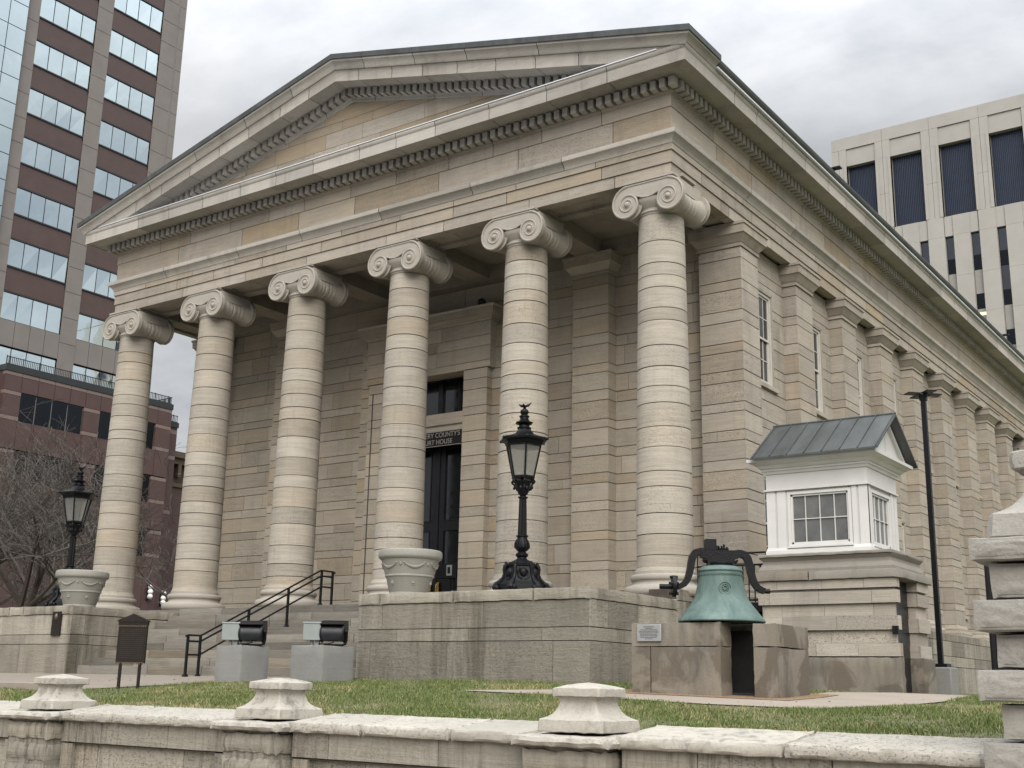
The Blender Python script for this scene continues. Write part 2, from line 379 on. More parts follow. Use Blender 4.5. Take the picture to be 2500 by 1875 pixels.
# ================================================================== THE COURT HOUSE
CH=thing('courthouse','old limestone court house with six Ionic columns and a gabled pediment','court house',(-8.5,0,-1.6))
rg=random.Random(7)
S=3.4; CX=[-i*S for i in range(6)]
MS=[M['lime'],M['mort']]
CR=courses(.45,7.98,rg)
CR0=[(0.0,.22),(.22,.45)]+CR
PYS=[(2.73,3.65),(5.93,6.96),(9.08,10.14),(12.16,13.2),(15.12,16.15),(18.08,19.1),(21.06,22.1),(23.85,24.9),(26.63,27.6)]
REAR=31.0
# ---- walls
mb=MB()
bays=[((a[1]+b[0])/2) for a,b in zip(PYS[:-1],PYS[1:])]
OPS=[]
for c in bays:
    for z0,z1 in ((5.25,7.57),(.85,3.23)): OPS.append((c-.5-2.76,c+.5-2.76,z0,z1))
Lw=27.6-2.76
full=CR0+[(7.98,8.5)]
ashlar(mb,(.17,2.76),(0,1),(1,0),Lw,full,rg,OPS,(.8,1.7),warm=.5)
for u0,u1,z0,z1 in subtract((0,Lw,-.2,8.6),OPS): mb.box((-.35,2.78 if u0==0 else 2.76+u0,z0),(.152,2.76+u1,z1),1)
for u0,u1,z0,z1 in OPS:   # reveals
    y0,y1=2.76+u0,2.76+u1; tt=(.55,.2,.2)
    mb.box((-.2,y0,z0),(.165,y0+.035,z1),0,tt); mb.box((-.2,y1-.035,z0),(.165,y1,z1),0,tt); mb.box((-.2,y0,z1-.04),(.165,y1,z1),0,tt)
    mb.box((-.6,y0,z0),(-.34,y1,z1),1)
mb.build('side_wall',MS,CH)
mb=MB(); DO=[(-9.79+17.2,-7.21+17.2,0,6.33)]
ashlar(mb,(-17.2,3.1),(1,0),(0,-1),17.4,full+[(8.5,8.9)],rg,DO,(.7,1.5),warm=.8)
for u0,u1,z0,z1 in subtract((0,17.4,-.2,8.9),DO): mb.box((-17.2+u0,3.118,z0),(-17.2+u1,3.9,z1),1)
mb.build('portico_wall',[M['port'],M['mort']],CH)
mb=MB(); ashlar(mb,(-17.17,27.6),(0,-1),(-1,0),24.9,full,rg,(),(1.2,2.2)); mb.box((-17.15,2.73,-.2),(-16.6,27.6,8.6),1)
mb.build('side_wall',MS,CH)
mb=MB(); mb.box((-17.1,27.3,-.3),(.15,27.6,8.6),0); mb.build('rear_wall',MS,CH)
# ---- pilasters
def pilaster(x0,x1,y0,y1,faces,name='pilaster',mats=None):
    """x0..x1,y0..y1 plan box; faces list of (O,U,N,L)"""
    mb=MB()
    for O,U,N,L in faces: 
        st=rg.getstate(); ashlar(mb,O,U,N,L,CR,rg,(),(2.,3.),warm=.8,e=.004)
    mb.box((x0+.02,y0+.02,.0),(x1-.02,y1-.02,8.0),1)
    def ring(z0,z1,p0,p1,t=(.6,.15,.2)):
        cx,cy=(x0+x1)/2,(y0+y1)/2; w,d=(x1-x0)/2,(y1-y0)/2
        mb.frustum((cx,cy),w+p0,d+p0,z0,w+p1,d+p1,z1,0,t)
    for a in ((7.98,8.05,.035,.035),(8.05,8.08,.01,.02),(8.08,8.25,.03,.15),(8.25,8.44,.17,.18),(8.44,8.497,.205,.205),(.0,.18,.14,.14),(.18,.27,.145,.10),(.27,.33,.07,.07),(.33,.45,.06,.005)): ring(*a,t=tint(rg,.5))
    return mb.build(name,mats or MS,CH)
for k,(y0,y1) in enumerate(PYS):
    if k==0:
        f=[((-.5,2.73),(1,0),(0,-1),1.03),((.53,2.73),(0,1),(1,0),.92),((-.5,3.1),(0,-1),(-1,0),.37)]
        pilaster(-.5,.53,y0,y1,f)
    else:
        pilaster(.0,.53,y0,y1,[((.17,y0),(1,0),(0,-1),.36),((.53,y0),(0,1),(1,0),y1-y0)])
for x in (-3.4,-13.6): pilaster(x-.5,x+.5,2.73,3.3,[((x-.5,2.73),(1,0),(0,-1),1.),((x+.5,2.73),(0,1),(1,0),.37),((x-.5,3.1),(0,-1),(-1,0),.37)],mats=[M['port'],M['mort']])
pilaster(-17.53,-16.5,2.73,3.65,[((-17.53,2.73),(1,0),(0,-1),1.03),((-16.5,2.73),(0,1),(1,0),.37),((-17.53,3.65),(0,-1),(-1,0),.92)])
# ---- windows of the long side
def make_window(c,z0,z1,first=None):
    loc=Vector((.17,c,z0))-wloc(CH)
    if first is not None:
        o=copy_tree(first,CH); o.location=loc; return o
    h=z1-z0; w=.465; m=MB()
    for a,b in ((-w,-w+.06),(w-.06,w)): m.box((-.125,a,.045),(-.04,b,h-.04))
    m.box((-.125,-w,h-.11),(-.04,w,h-.04)); m.box((-.125,-w,.045),(-.04,w,.10))
    o=m.build('window',M['wood'],CH,loc)
    m=MB(); i=w-.06; zm=h*.5
    for zz0,zz1,xo in ((.10,zm+.03,-.13),(zm-.03,h-.11,-.105)):
        m.box((xo,-i,zz0),(xo+.03,-i+.045,zz1)); m.box((xo,i-.045,zz0),(xo+.03,i,zz1)); m.box((xo,-i+.045,zz0),(xo+.03,i-.045,zz0+.05)); m.box((xo,-i+.045,zz1-.05),(xo+.03,i-.045,zz1))
        for yy in (-.12,.12): m.box((xo+.004,yy-.011,zz0+.05),(xo+.024,yy+.011,zz1-.05))
        m.box((xo+.006,-i+.045,(zz0+zz1)/2-.011),(xo+.022,i-.045,(zz0+zz1)/2+.011))
    m.build('sash',M['wood'],o,(0,0,0))
    m=MB(); m.box((-.135,-i,.1),(-.128,i,zm)); m.box((-.10,-i,zm),(-.093,i,h-.11)); m.build('pane',M['glass'],o,(0,0,0))
    m=MB(); m.box((-.14,-.58,-.10),(.07,.58,.0),0,(.7,.1,.2)); m.box((-.14,-w,0),(-.03,w,.045),0,(.7,.1,.2)); m.build('sill',M['lime'],o,(0,0,0))
    return o
w0=None
for c in bays:
    for z0,z1 in ((5.25,7.57),(.85,3.23)):
        o=make_window(c,z0,z1,w0); w0=w0 or o
# z1-z0 differs slightly (2.32 / 2.38): same joinery
# ---- door surround, transom, door
mb=MB(); rg2=random.Random(11)
jc=courses(0,6.15,rg2,(.36,.44),(.22,.28))
for x0,x1,y in ((-10.44,-9.79,2.75),(-7.21,-6.46,2.75)):
    ashlar(mb,(x0,y),(1,0),(0,-1),x1-x0,jc,rg2,(),(2,3),warm=.7,e=.002)
    ashlar(mb,(x1,y),(0,1),(1,0),.36,jc,rg2,(),(2,3),warm=.7,e=.002); ashlar(mb,(x0,3.1),(0,-1),(-1,0),.35,jc,rg2,(),(2,3),warm=.7,e=.002)
    mb.box((x0+.02,y+.02,0),(x1-.02,3.9,6.2),1)
for s in (-1,1):    # outer stepped strip, inner reveal
    a,b=sorted((-8.5+s*2.04,-8.5+s*2.42)); ashlar(mb,(a,2.97),(1,0),(0,-1),b-a,jc+[(6.15,6.7),(6.7,7.3)],rg2,(),(2,3),e=.002)
    mb.box((a+.01,2.99,0),(b-.01,3.12,7.3),1)
    xx=-8.5+s*1.29
    ashlar(mb,(xx,2.76) if s<0 else (xx,3.9),(0,1) if s<0 else (0,-1),(1,0) if s<0 else (-1,0),1.14,jc+[(6.15,6.33)],rg2,(),(2,3),e=.002)
ashlar(mb,(-10.52,2.72),(1,0),(0,-1),4.16,[(6.15,6.33)],rg2,[(.75,3.36,6.0,6.34)],(1.2,2.),e=.002)
ashlar(mb,(-10.52,2.72),(1,0),(0,-1),4.16,[(6.33,6.72),(6.72,7.0),(7.0,7.38)],rg2,(),(1.2,2.2),e=.002,warm=.7)
for z0,z1,p0,p1 in ((7.38,7.44,.02,.03),(7.44,7.52,.05,.14),(7.52,7.68,.2,.2),(7.68,7.735,.22,.24)): mb.frustum((-8.44,2.95),2.08+p0,.23+p0,z0,2.08+p1,.23+p1,z1,0,tint(rg2,.5))
mb.box((-10.515,2.742,6.155),(-6.365,3.1,7.385),0,(.5,.3,.3)); mb.box((-9.78,2.75,6.33),(-7.22,3.9,6.6),1); mb.box((-9.78,3.40,6.22),(-7.22,3.6,6.328),0,(.4,.2,.2))
mb.box((-9.78,2.96,4.90),(-7.22,3.3,5.15),0,(.8,.1,.1)); mb.box((-9.78,2.92,4.84),(-7.22,3.3,4.897),0,(.7,.1,.1)); mb.box((-9.78,2.98,4.69),(-7.22,3.6,4.837),0,(.75,.1,.1)); mb.box((-9.78,3.3,4.90),(-7.22,3.6,5.14),0,(.7,.1,.1))
mb.build('door_surround',[M['port'],M['mort']],CH)
mb=MB(); mb.tube([(-10.28,2.735,.0),(-10.28,2.735,5.9)],.014,6); mb.build('conduit',M['dkmetal0'],CH)
mb=MB()
YD=3.44; ZT0,ZT1,ZD=5.12,6.33,4.78
for a,b in ((-9.78,-9.62),(-8.58,-8.42),(-7.38,-7.22)): mb.box((a,YD,ZT0),(b,YD+.1,ZT1))
mb.box((-9.62,YD+.002,ZT0),(-7.38,YD+.1,ZT0+.09)); mb.box((-9.62,YD+.002,ZT1-.13),(-7.38,YD+.1,ZT1))
for c in (-9.1,-7.9): mb.box((c-.02,YD+.03,ZT0+.09),(c+.02,YD+.08,ZT1-.13))
tr=mb.build('transom_window',M['door'],CH)
mb=MB(); mb.box((-9.62,YD+.06,ZT0+.09),(-7.38,YD+.07,ZT1-.13)); mb.build('pane',M['glass'],tr)
mb=MB()
mb.box((-9.78,YD,ZD-.22),(-7.22,YD+.12,ZD)); mb.box((-9.78,YD-.04,ZD-.28),(-7.22,YD+.12,ZD-.222))
ZD-=.28
for x in (-9.78,-8.56,-7.28): mb.box((x,YD,0),(x+(.12 if x==-8.56 else .06),YD+.1,ZD))
for a,b in ((-9.72,-8.56),(-8.44,-7.28)):
    for z0,z1 in ((.0,.9),(.9,1.02),(2.20,2.42),(ZD-.13,ZD)): mb.box((a,YD+.02,z0),(b,YD+.08,z1-.001))
    for z0,z1 in ((1.02,2.20),(2.42,ZD-.13)):
        mb.box((a,YD+.021,z0),(a+.16,YD+.08,z1)); mb.box((b-.16,YD+.021,z0),(b,YD+.08,z1))
        for q in (a+.16,b-.185): mb.box((q,YD+.004,z0),(q+.025,YD+.05,z1))
        for q in (z0,z1-.03): mb.box((a+.185,YD+.004,q),(b-.185,YD+.05,q+.03))
    mb.box((a+.2,YD,.2),(b-.2,YD+.03,.75))
dr=mb.build('door',M['door'],CH)
mb=MB()
for a,b in ((-9.56,-8.72),(-8.28,-7.44)):
    for z0,z1 in ((1.02,2.20),(2.42,ZD-.13)): mb.box((a,YD+.05,z0),(b,YD+.06,z1))
mb.build('pane',M['glass'],dr)
for x in (-8.66,-8.40):
    mb=MB(); mb.box((x,YD-.03,.35),(x+.08,YD-.001,.85)); mb.tube([(x+.04,YD-.08,.42),(x+.04,YD-.1,.5),(x+.04,YD-.1,.72),(x+.04,YD-.08,.8)],.018,8); mb.build('door_handle',M['brass'],dr)
# ---- columns
volute_mesh=None
def make_capital_mb():
    m=MB(); t0=(.55,.2,.1); ex,ez=.475,8.0
    def rad(a): # a degrees past the top, clockwise on the right volute
        return .42-(.42-.345)*a/90 if a<90 else .345*math.exp(-.00172*(a-90))
    def pt(s,a,r): th=R(90-a); return (s*(ex+r*math.cos(th)),ez+r*math.sin(th))
    out=[pt(1,a,rad(a)) for a in range(0,256,15)]
    low=[(ex-.235,8.135),(.12,8.085),(0,8.07),(-.12,8.085),(-ex+.235,8.135)]
    left=[pt(-1,a,rad(a)) for a in range(0,256,15)][::-1]
    poly=out+low+left
    for y0,y1 in ((-.60,-.50),(.50,.60)): m.prism(poly,lambda a,b,e:(a,e,b),y0,y1,0,t0)
    m.box((-ex,-.5,8.12),(ex,.5,8.415),0,t0)
    for sy in (-1,1):
        yf=sy*.60
        for s in (1,-1):
            P=[pt(s,a,rad(a)-.016) for a in range(0,960,12)]
            m.tube([(x,yf,z) for x,z in P],[max(.027-.00016*k,.014) for k in range(len(P))],6,0,t0,ref=(0,sy,0))
            P=[pt(s,a,(rad(a)+rad(a+360))*.5-.01) for a in range(0,640,15)]
            m.sphere((s*ex,yf,ez),.062,12,8,0,t0)
        m.tube([(-ex,yf,8.402),(ex,yf,8.402)],.018,6,0,t0)
        m.tube([(ex-.225,yf,8.15),(.12,yf,8.10),(0,yf,8.085),(-.12,yf,8.10),(-ex+.225,yf,8.15)],.017,6,0,t0)
    # bolsters
    for s in (1,-1):
        pr=[]
        for k in range(53):
            y=-.52+1.04*k/52; q=abs(y)/.52; r=.225+.085*q**1.8
            r+=.014*(abs(y)<.05)+.008*(.10<abs(y)<.15)+.006*(.23<abs(y)<.27)
            pr.append((r,y))
        m.lathe(pr,24,(s*.47,0,7.995),0,t0,axis='y')
        m.box((s*.47-.2,-.5,8.15),(s*.47+.2,.5,8.40),0,t0)
    # echinus and necking
    m.lathe([(.478,7.74),(.485,7.77),(.505,7.785),(.515,7.80),(.505,7.82),(.485,7.83),(.485,7.87),(.52,7.91),(.575,7.99),(.60,8.05),(.60,8.09),(.3,8.12)],40,mi=0,t=t0)
    # abacus
    m.frustum((0,0),.56,.56,8.415,.58,.58,8.45,0,t0); m.frustum((0,0),.60,.60,8.452,.60,.60,8.498,0,t0)
    return m
def column(x,y,seed,simple_=False):
    r=random.Random(seed); m=MB(); zs=[.47]
    while zs[-1]<7.74-.3: zs.append(zs[-1]+r.choice((.26,.3,.34,.4,.44,.48,.52)))
    zs[-1]=7.74
    if zs[-1]-zs[-2]<.2: zs.pop(-2)
    def ent(z): 
        q=(z-.47)/7.27; return .556-.086*q**1.45
    for k,(a,b) in enumerate(zip(zs[:-1],zs[1:])):
        t=(r.random(),min(1,r.random()**1.6*.9),r.random()*.75); j=r.uniform(-.003,.003); n=5
        pr=[(ent(a)-.012,a),(ent(a)+j-.003,a+.012)]
        for q in range(n+1):
            z=a+.02+(b-a-.04)*q/n; pr.append((ent(z)+j,z))
        pr+=[(ent(b)+j-.003,b-.012),(ent(b)-.012,b)]
        g=r.choice((.004,.006,.007,.009)); pr[0]=(ent(a)-.012,a); pr[1]=(ent(a)-.006,a+g); pr[2]=(ent(a)+j,a+g+.004); pr[-3]=(ent(b)+j,b-g-.004); pr[-2]=(ent(b)-.006,b-g); pr[-1]=(ent(b)-.012,b)
        if k==0: pr[0]=(.60,.47); pr[1]=(.585,.50); pr[2]=(.568,.545)
        else: m.lathe(pr[:2],64,(x,y,0),1,t,caps=False)
        m.lathe(pr[(0 if k==0 else 1):-1],64,(x,y,0),0,t,caps=False); m.lathe(pr[-2:],64,(x,y,0),1,t,caps=False)
    sh=m.build('column',[M['col'],M['mort']],CH,smooth=22)
    m=MB(); t=(.4,.2,.8)
    pr=[(.78,.0)]+[(.735+.065*math.cos(R(q)),.1+.095*math.sin(R(q))) for q in range(-80,91,20)]
    pr+=[(.70,.205),(.665,.215),(.64,.24),(.635,.265),(.645,.285),(.655,.295)]
    pr+=[(.635+.04*math.cos(R(q)),.355+.06*math.sin(R(q))) for q in range(-80,91,20)]+[(.605,.42),(.605,.47),(.5,.47)]
    m.lathe(pr,48,(x,y,0),0,t,caps=False); m.build('column_base',M['carve'],sh,smooth=40)
    c=link('capital',capmesh,sh,Vector((x,y,0))-wloc(sh))
    return sh
cm=make_capital_mb(); _o=cm.build('capital',M['carve'],None); capmesh=_o.data; D.objects.remove(_o)
for i,x in enumerate(CX): column(x,0,100+i*7)
column(0,30.6,177)
# ---- entablature
def sweep(mb,A,B,N,prof,extA,extB,bl,rng,mi=0,warm=1.,gap=.007,tk=None,seg=None):
    A=Vector(A);B=Vector(B);N=Vector(N);U=(B-A); L=U.length; U.normalize()
    us=[0.]; u=rng.uniform(.5,1)*bl[0]
    while u<L-bl[0]*.6: us.append(u); u+=rng.uniform(*bl)
    us.append(L)
    for a,b in zip(us[:-1],us[1:]):
        t=tint(rng,warm)
        if tk is not None: t=(t[0],t[1],tk)
        r0=[];r1=[]
        for off,z in prof:
            ua=(-off if extA else 0) if a==0 else a+gap
            ub=(L+off if extB else L) if b==L else b-gap
            p=A+U*ua+N*off; q=A+U*ub+N*off
            r0.append((p.x,p.y,z)); r1.append((q.x,q.y,z))
        mb.grid([r0,r1],mi,t)
LEGS=[((0,REAR),(0,0),(1,0),False,True),((0,0),(-17,0),(0,-1),True,True),((-17,0),(-17,REAR),(-1,0),True,False)]
def ent_part(name,profs,mats=None,mort=None,legs=LEGS):
    m=MB()
    for A,B,N,ea,eb in legs:
        for prof,bl,warm in profs: sweep(m,A,B,N,prof,ea,eb,bl,rg,0,warm)
        if mort: sweep(m,A,B,N,mort,ea,eb,(99,100),rg,1,gap=0)
    return m.build(name,mats or [M['lime'],M['mort']],CH)
ent_part('architrave',[([(-.5,8.9),(-.5,8.5),(-.27,8.5),(-.27,8.565),(.27,8.565),(.27,8.5),(.495,8.5),(.495,8.757),(.40,8.757)],(1.6,3.0),.9),
   ([(.40,8.765),(.525,8.765),(.525,9.027),(.40,9.027)],(1.4,2.6),1.1),([(.40,9.035),(.555,9.035),(.555,9.165),(.40,9.165)],(1.4,2.6),1.1)],mort=[(.44,8.57),(.44,9.2)])
ent_part('architrave_crown',[([(.50,9.172),(.565,9.172),(.575,9.20),(.60,9.25),(.65,9.30),(.69,9.325),(.695,9.34),(.695,9.425),(.50,9.45)],(2.2,3.2),.4)],mats=[M['corn'],M['mort']])
ent_part('frieze',[([(.45,9.452),(.53,9.452),(.53,9.995),(.45,9.995)],(1.5,2.8),1.1),([(.45,10.0),(.548,10.0),(.548,10.29),(.575,10.31),(.60,10.315),(.60,10.56),(.45,10.56)],(1.2,2.0),.9)],mort=[(.50,9.4),(.50,10.6)])
ent_part('cornice',[([(.5,10.565),(1.16,10.565),(1.16,10.548),(1.22,10.545),(1.22,10.80),(1.235,10.815),(1.255,10.86),(1.255,10.905),(.5,10.915)],(1.15,1.6),.35)],mats=[M['corn'],M['mort']],mort=[(1.12,10.58),(1.12,10.88)])
# soffit blocks under the architrave at each column, ceiling and beams
m=MB()
for x in CX: m.box((x-.66,-.30,8.502),(x+.66,.30,8.564),0,(.3,.2,.2))
m.box((-16.5,.5,8.86),(-.5,3.1,8.95),0,(.3,.3,.2))
for x in CX[1:-1]:
    m.box((x-.32,.502,8.503),(x+.32,2.748,8.855),0,(.3,.3,.2))
m.box((-16.49,2.75,8.502),(-.51,3.1,8.857),0,(.3,.3,.2))
m.build('portico_ceiling',M['lime'],CH)
# dentils
m=MB(); p=.215
def dent(x0,x1,y0,y1,z0,z1,sl=0.,xs=None): m.box((x0,y0,z0),(x1,y1,z1),0,(rg.random()*.6+.2,.1,.1))
n=int((17+1.36)/p)
for k in range(n+1):
    x=.68-k*(18.36/n); dent(x-.065,x+.065,-.79,-.6,10.335,10.53)
y=-.68+.215
while y<REAR-.1: dent(.6,.79,y-.065,y+.065,10.335,10.53); y+=p
for sgn in (1,-1):      # raking dentils
    k=0
    while True:
        xa=.11+k*p; k+=1
        if xa>9.0: break
        x=-8.5+sgn*xa; i=[]
        for yy in (-.79,-.58):
            for dx,h in ((-.065,-.865),(.065,-.865),(.065,-.665),(-.065,-.665)):
                i.append(m.vert((x+dx,yy,13.6-.2434*abs(x+dx+8.5)+h)))
        for q in ((0,1,2,3),(7,6,5,4),(0,4,5,1),(1,5,6,2),(2,6,7,3),(3,7,4,0)): m.face([i[w] for w in q],0,(rg.random()*.6+.2,.1,.1))
m.build('dentils',M['corn'],CH)
# raking cornice
zl=lambda x:13.6-.2434*abs(x+8.5)
def rake(m,prof,bl,mi=0,warm=.4,gap=.008):
    for sgn in (1,-1):
        xs=[0.]; u=rg.uniform(.6,1)*bl[0]
        while u<8.5-bl[0]*.5: xs.append(u); u+=rg.uniform(*bl)
        xs.append(8.5)
        for a,b in zip(xs[:-1],xs[1:]):
            t=tint(rg,warm); r0=[];r1=[]
            for off,h in prof:
                xa=-8.5+sgn*(a+(gap if a else 0)); xb=-8.5+sgn*(b-gap if b<8.5 else 8.5+off)
                r0.append((xa,-off,zl(xa)+h)); r1.append((xb,-off,zl(xb)+h))
            m.grid([r0,r1],mi,t)
            if b==8.5: m.poly([r1[k] for k in range(len(r1))],mi,t)
m=MB()
rake(m,[(.6,-.66),(1.16,-.66),(1.16,-.675),(1.212,-.68),(1.212,-.45),(1.225,-.43),(1.242,-.395),(1.0,-.39)],(.95,1.25))
rake(m,[(1.0,-.388),(1.265,-.388),(1.285,-.36),(1.30,-.30),(1.345,-.235),(1.385,-.20),(1.39,-.15),(1.0,-.14)],(1.5,2.0),warm=.25)
rake(m,[(.53,-.96),(.56,-.95),(.575,-.885),(.60,-.87),(.60,-.64)],(1.2,2.),warm=.6)
rake(m,[(1.12,-.62),(1.12,-.45),(1.16,-.36),(1.16,-.2)],(99,100),mi=1,gap=0)
m.build('raking_cornice',[M['corn'],M['mort']],CH)
m=MB(); rake(m,[(.4,-.10),(1.39,-.148),(1.42,-.148),(1.43,-.02),(1.40,.0),(.4,.03)],(1.6,1.7),gap=.002)
sweep(m,(0,.06),(0,0),(1,0),[(1.0,11.06),(1.39,11.055),(1.42,11.055),(1.425,11.17),(1.40,11.19),(.4,11.43)],False,True,(9,10),rg)
sweep(m,(-17,0),(-17,.06),(-1,0),[(1.0,11.06),(1.39,11.055),(1.42,11.055),(1.425,11.17),(1.40,11.19),(.4,11.43)],True,False,(9,10),rg)
m.build('copper_flashing',M['copper'],CH)
m=MB()
for A,B,N,ea,eb in (((0,.06),(0,0),(1,0),False,True),((-17,0),(-17,.06),(-1,0),True,False)):
    if N[0]<0: m.build('raking_cornice_return',M['corn'],CH); m=MB()
    sweep(m,A,B,N,[(1.0,10.9),(1.265,10.905),(1.285,10.93),(1.30,10.96),(1.345,11.0),(1.385,11.02),(1.39,11.055),(1.,11.06)],ea,eb,(9,10),rg,0,.2)
m.build('raking_cornice_return',M['corn'],CH)
# tympanum
m=MB(); z=10.92; k=0
def clip_tri(u0,u1,z0,z1):
    pts=[(u0,z0),(u1,z0),(u1,z1),(u0,z1)]
    for sgn in (1,-1):
        f=lambda p:(13.6-.95-.2434*sgn*(p[0]+8.5))-p[1]
        out=[]
        for a,b in zip(pts,pts[1:]+pts[:1]):
            fa,fb=f(a),f(b)
            if fa>=0: out.append(a)
            if fa*fb<0:
                q=fa/(fa-fb); out.append((a[0]+(b[0]-a[0])*q,a[1]+(b[1]-a[1])*q))
        pts=out
        if not pts: break
    return pts
while z<12.7:
    h=rg.uniform(.36,.44) if k%2==0 else rg.uniform(.2,.26); k+=1; u=-17.4
    while u<.4:
        w=rg.uniform(1.,2.2); pts=clip_tri(u+.004,u+w-.004,z+.005,z+h-.005); u+=w
        if len(pts)>2: m.poly([(a,-.53,b) for a,b in pts],0,tint(rg,1.3))
    z+=h
m.poly([(-17.6,-.515,10.9),(.6,-.515,10.9),(-8.5,-.515,13.2)],1)
m.build('tympanum',MS,CH)
m=MB(); m.box((-17.6,-1.27,10.917),(.6,-.5,10.94)); m.build('flashing_strip',M['steel'],CH)
# roof and gutter
m=MB()
for s in (1,-1):
    a=-8.5; b=-8.5+s*9.82; i=[m.vert(q) for q in ((a,-1.2,13.56),(b,-1.2,11.17),(b,REAR+1,11.17),(a,REAR+1,13.56),(a,-1.2,13.40),(b,-1.2,11.02),(b,REAR+1,11.02),(a,REAR+1,13.40))]
    for q in ((0,1,2,3),(4,7,6,5),(0,4,5,1),(1,5,6,2),(2,6,7,3)): m.face([i[k] for k in q])
m.build('roof',M['copper'],CH)
m=MB()
sweep(m,(0,REAR),(0,.07),(1,0),[(1.0,10.958),(1.28,10.958),(1.345,11.0),(1.375,11.07),(1.375,11.105),(1.33,11.105),(1.30,11.05)],False,False,(3,3.2),rg,gap=.001)
gt=m.build('gutter',M['copper'],CH); m=MB(); sweep(m,(-17,.07),(-17,REAR),(-1,0),[(1.0,10.958),(1.28,10.958),(1.345,11.0),(1.375,11.07),(1.375,11.105),(1.33,11.105),(1.30,11.05)],False,False,(3,3.2),rg,gap=.001)
m.build('gutter',M['copper'],CH)
m=MB(); m.box((1.10,.08,10.918),(1.325,REAR,10.955)); m.build('gutter_trim',M['steel'],gt)
# ---- podium, cheek walls, floor, steps
PM=[M['pod'],M['mort']]
m=MB(); 
fl=[(-17.7,-13.1,-.85),(-13.1,-4.35,-.85),(-4.35,.66,-.85)]
m.box((-17.6,-.84,-.2),(.66,27.5,-.005),0,(.5,.2,.2)); m.build('portico_floor',M['step'],CH)
m=MB(); pc=[(-2.0,-.86),(-.86,-.56),(-.56,-.12),(-.12,.10)]
ashlar(m,(.69,-.85),(0,1),(1,0),REAR+1.2,pc,rg,(),(1.1,2.2),warm=.4); m.box((.1,-.85,-2.0),(.672,REAR+.3,.095),1); m.build('podium',PM,CH)
def cheek(x0,x1,name):
    m=MB(); cc=[(-2.0,-.97),(-.97,-.75),(-.75,-.30)]
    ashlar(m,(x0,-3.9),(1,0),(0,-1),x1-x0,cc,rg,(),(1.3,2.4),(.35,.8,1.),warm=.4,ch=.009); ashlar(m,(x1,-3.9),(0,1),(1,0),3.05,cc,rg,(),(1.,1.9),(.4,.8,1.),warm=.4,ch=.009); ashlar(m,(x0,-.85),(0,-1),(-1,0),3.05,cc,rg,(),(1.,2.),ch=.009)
    m.box((x0+.02,-3.88,-2.),(x1-.02,-.85,-.3),1)
    x=x0-.02; k=0
    while x<x1-.3:
        w=rg.choice((.55,1.,1.35,1.7)); w=min(w,x1+.03-x)
        if x1-x-w<.5: w=x1+.03-x
        rough_box(m,(x+.004,-3.94,-.305),(x+w-.004,-.85,-.1),.12,.004,.02,0,(rg.random(),.2,rg.random()),k+int(x1)); x+=w; k+=1
    return m.build(name,PM,CH)
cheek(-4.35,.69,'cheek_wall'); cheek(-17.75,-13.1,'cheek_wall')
m=MB()
for i in range(1,10):
    z1=-.178*(i-1)-.003; z0=z1-.178-.05; yf=-.85-.345*i+.345; x=-13.09
    while x<-4.37:
        w=min(rg.uniform(1.2,2.6),-4.36-x)
        if -4.36-x-w<.6: w=-4.36-x
        rough_box(m,(x+.002,yf-.02 if i>1 else -.87,z0 if i<9 else -1.75),(x+w-.002,-.80 if i<3 else yf+.5,z1),.16,.003,.014,0,(rg.random(),rg.random()**2,rg.random()*.7),i*13+int(x*3)); x+=w
m.build('steps',M['step'],CH)
m=MB()
m.box((-13.1,-.86,-1.7),(-4.3,-.82,-.2),0); m.build('podium_core',M['mort'],CH)
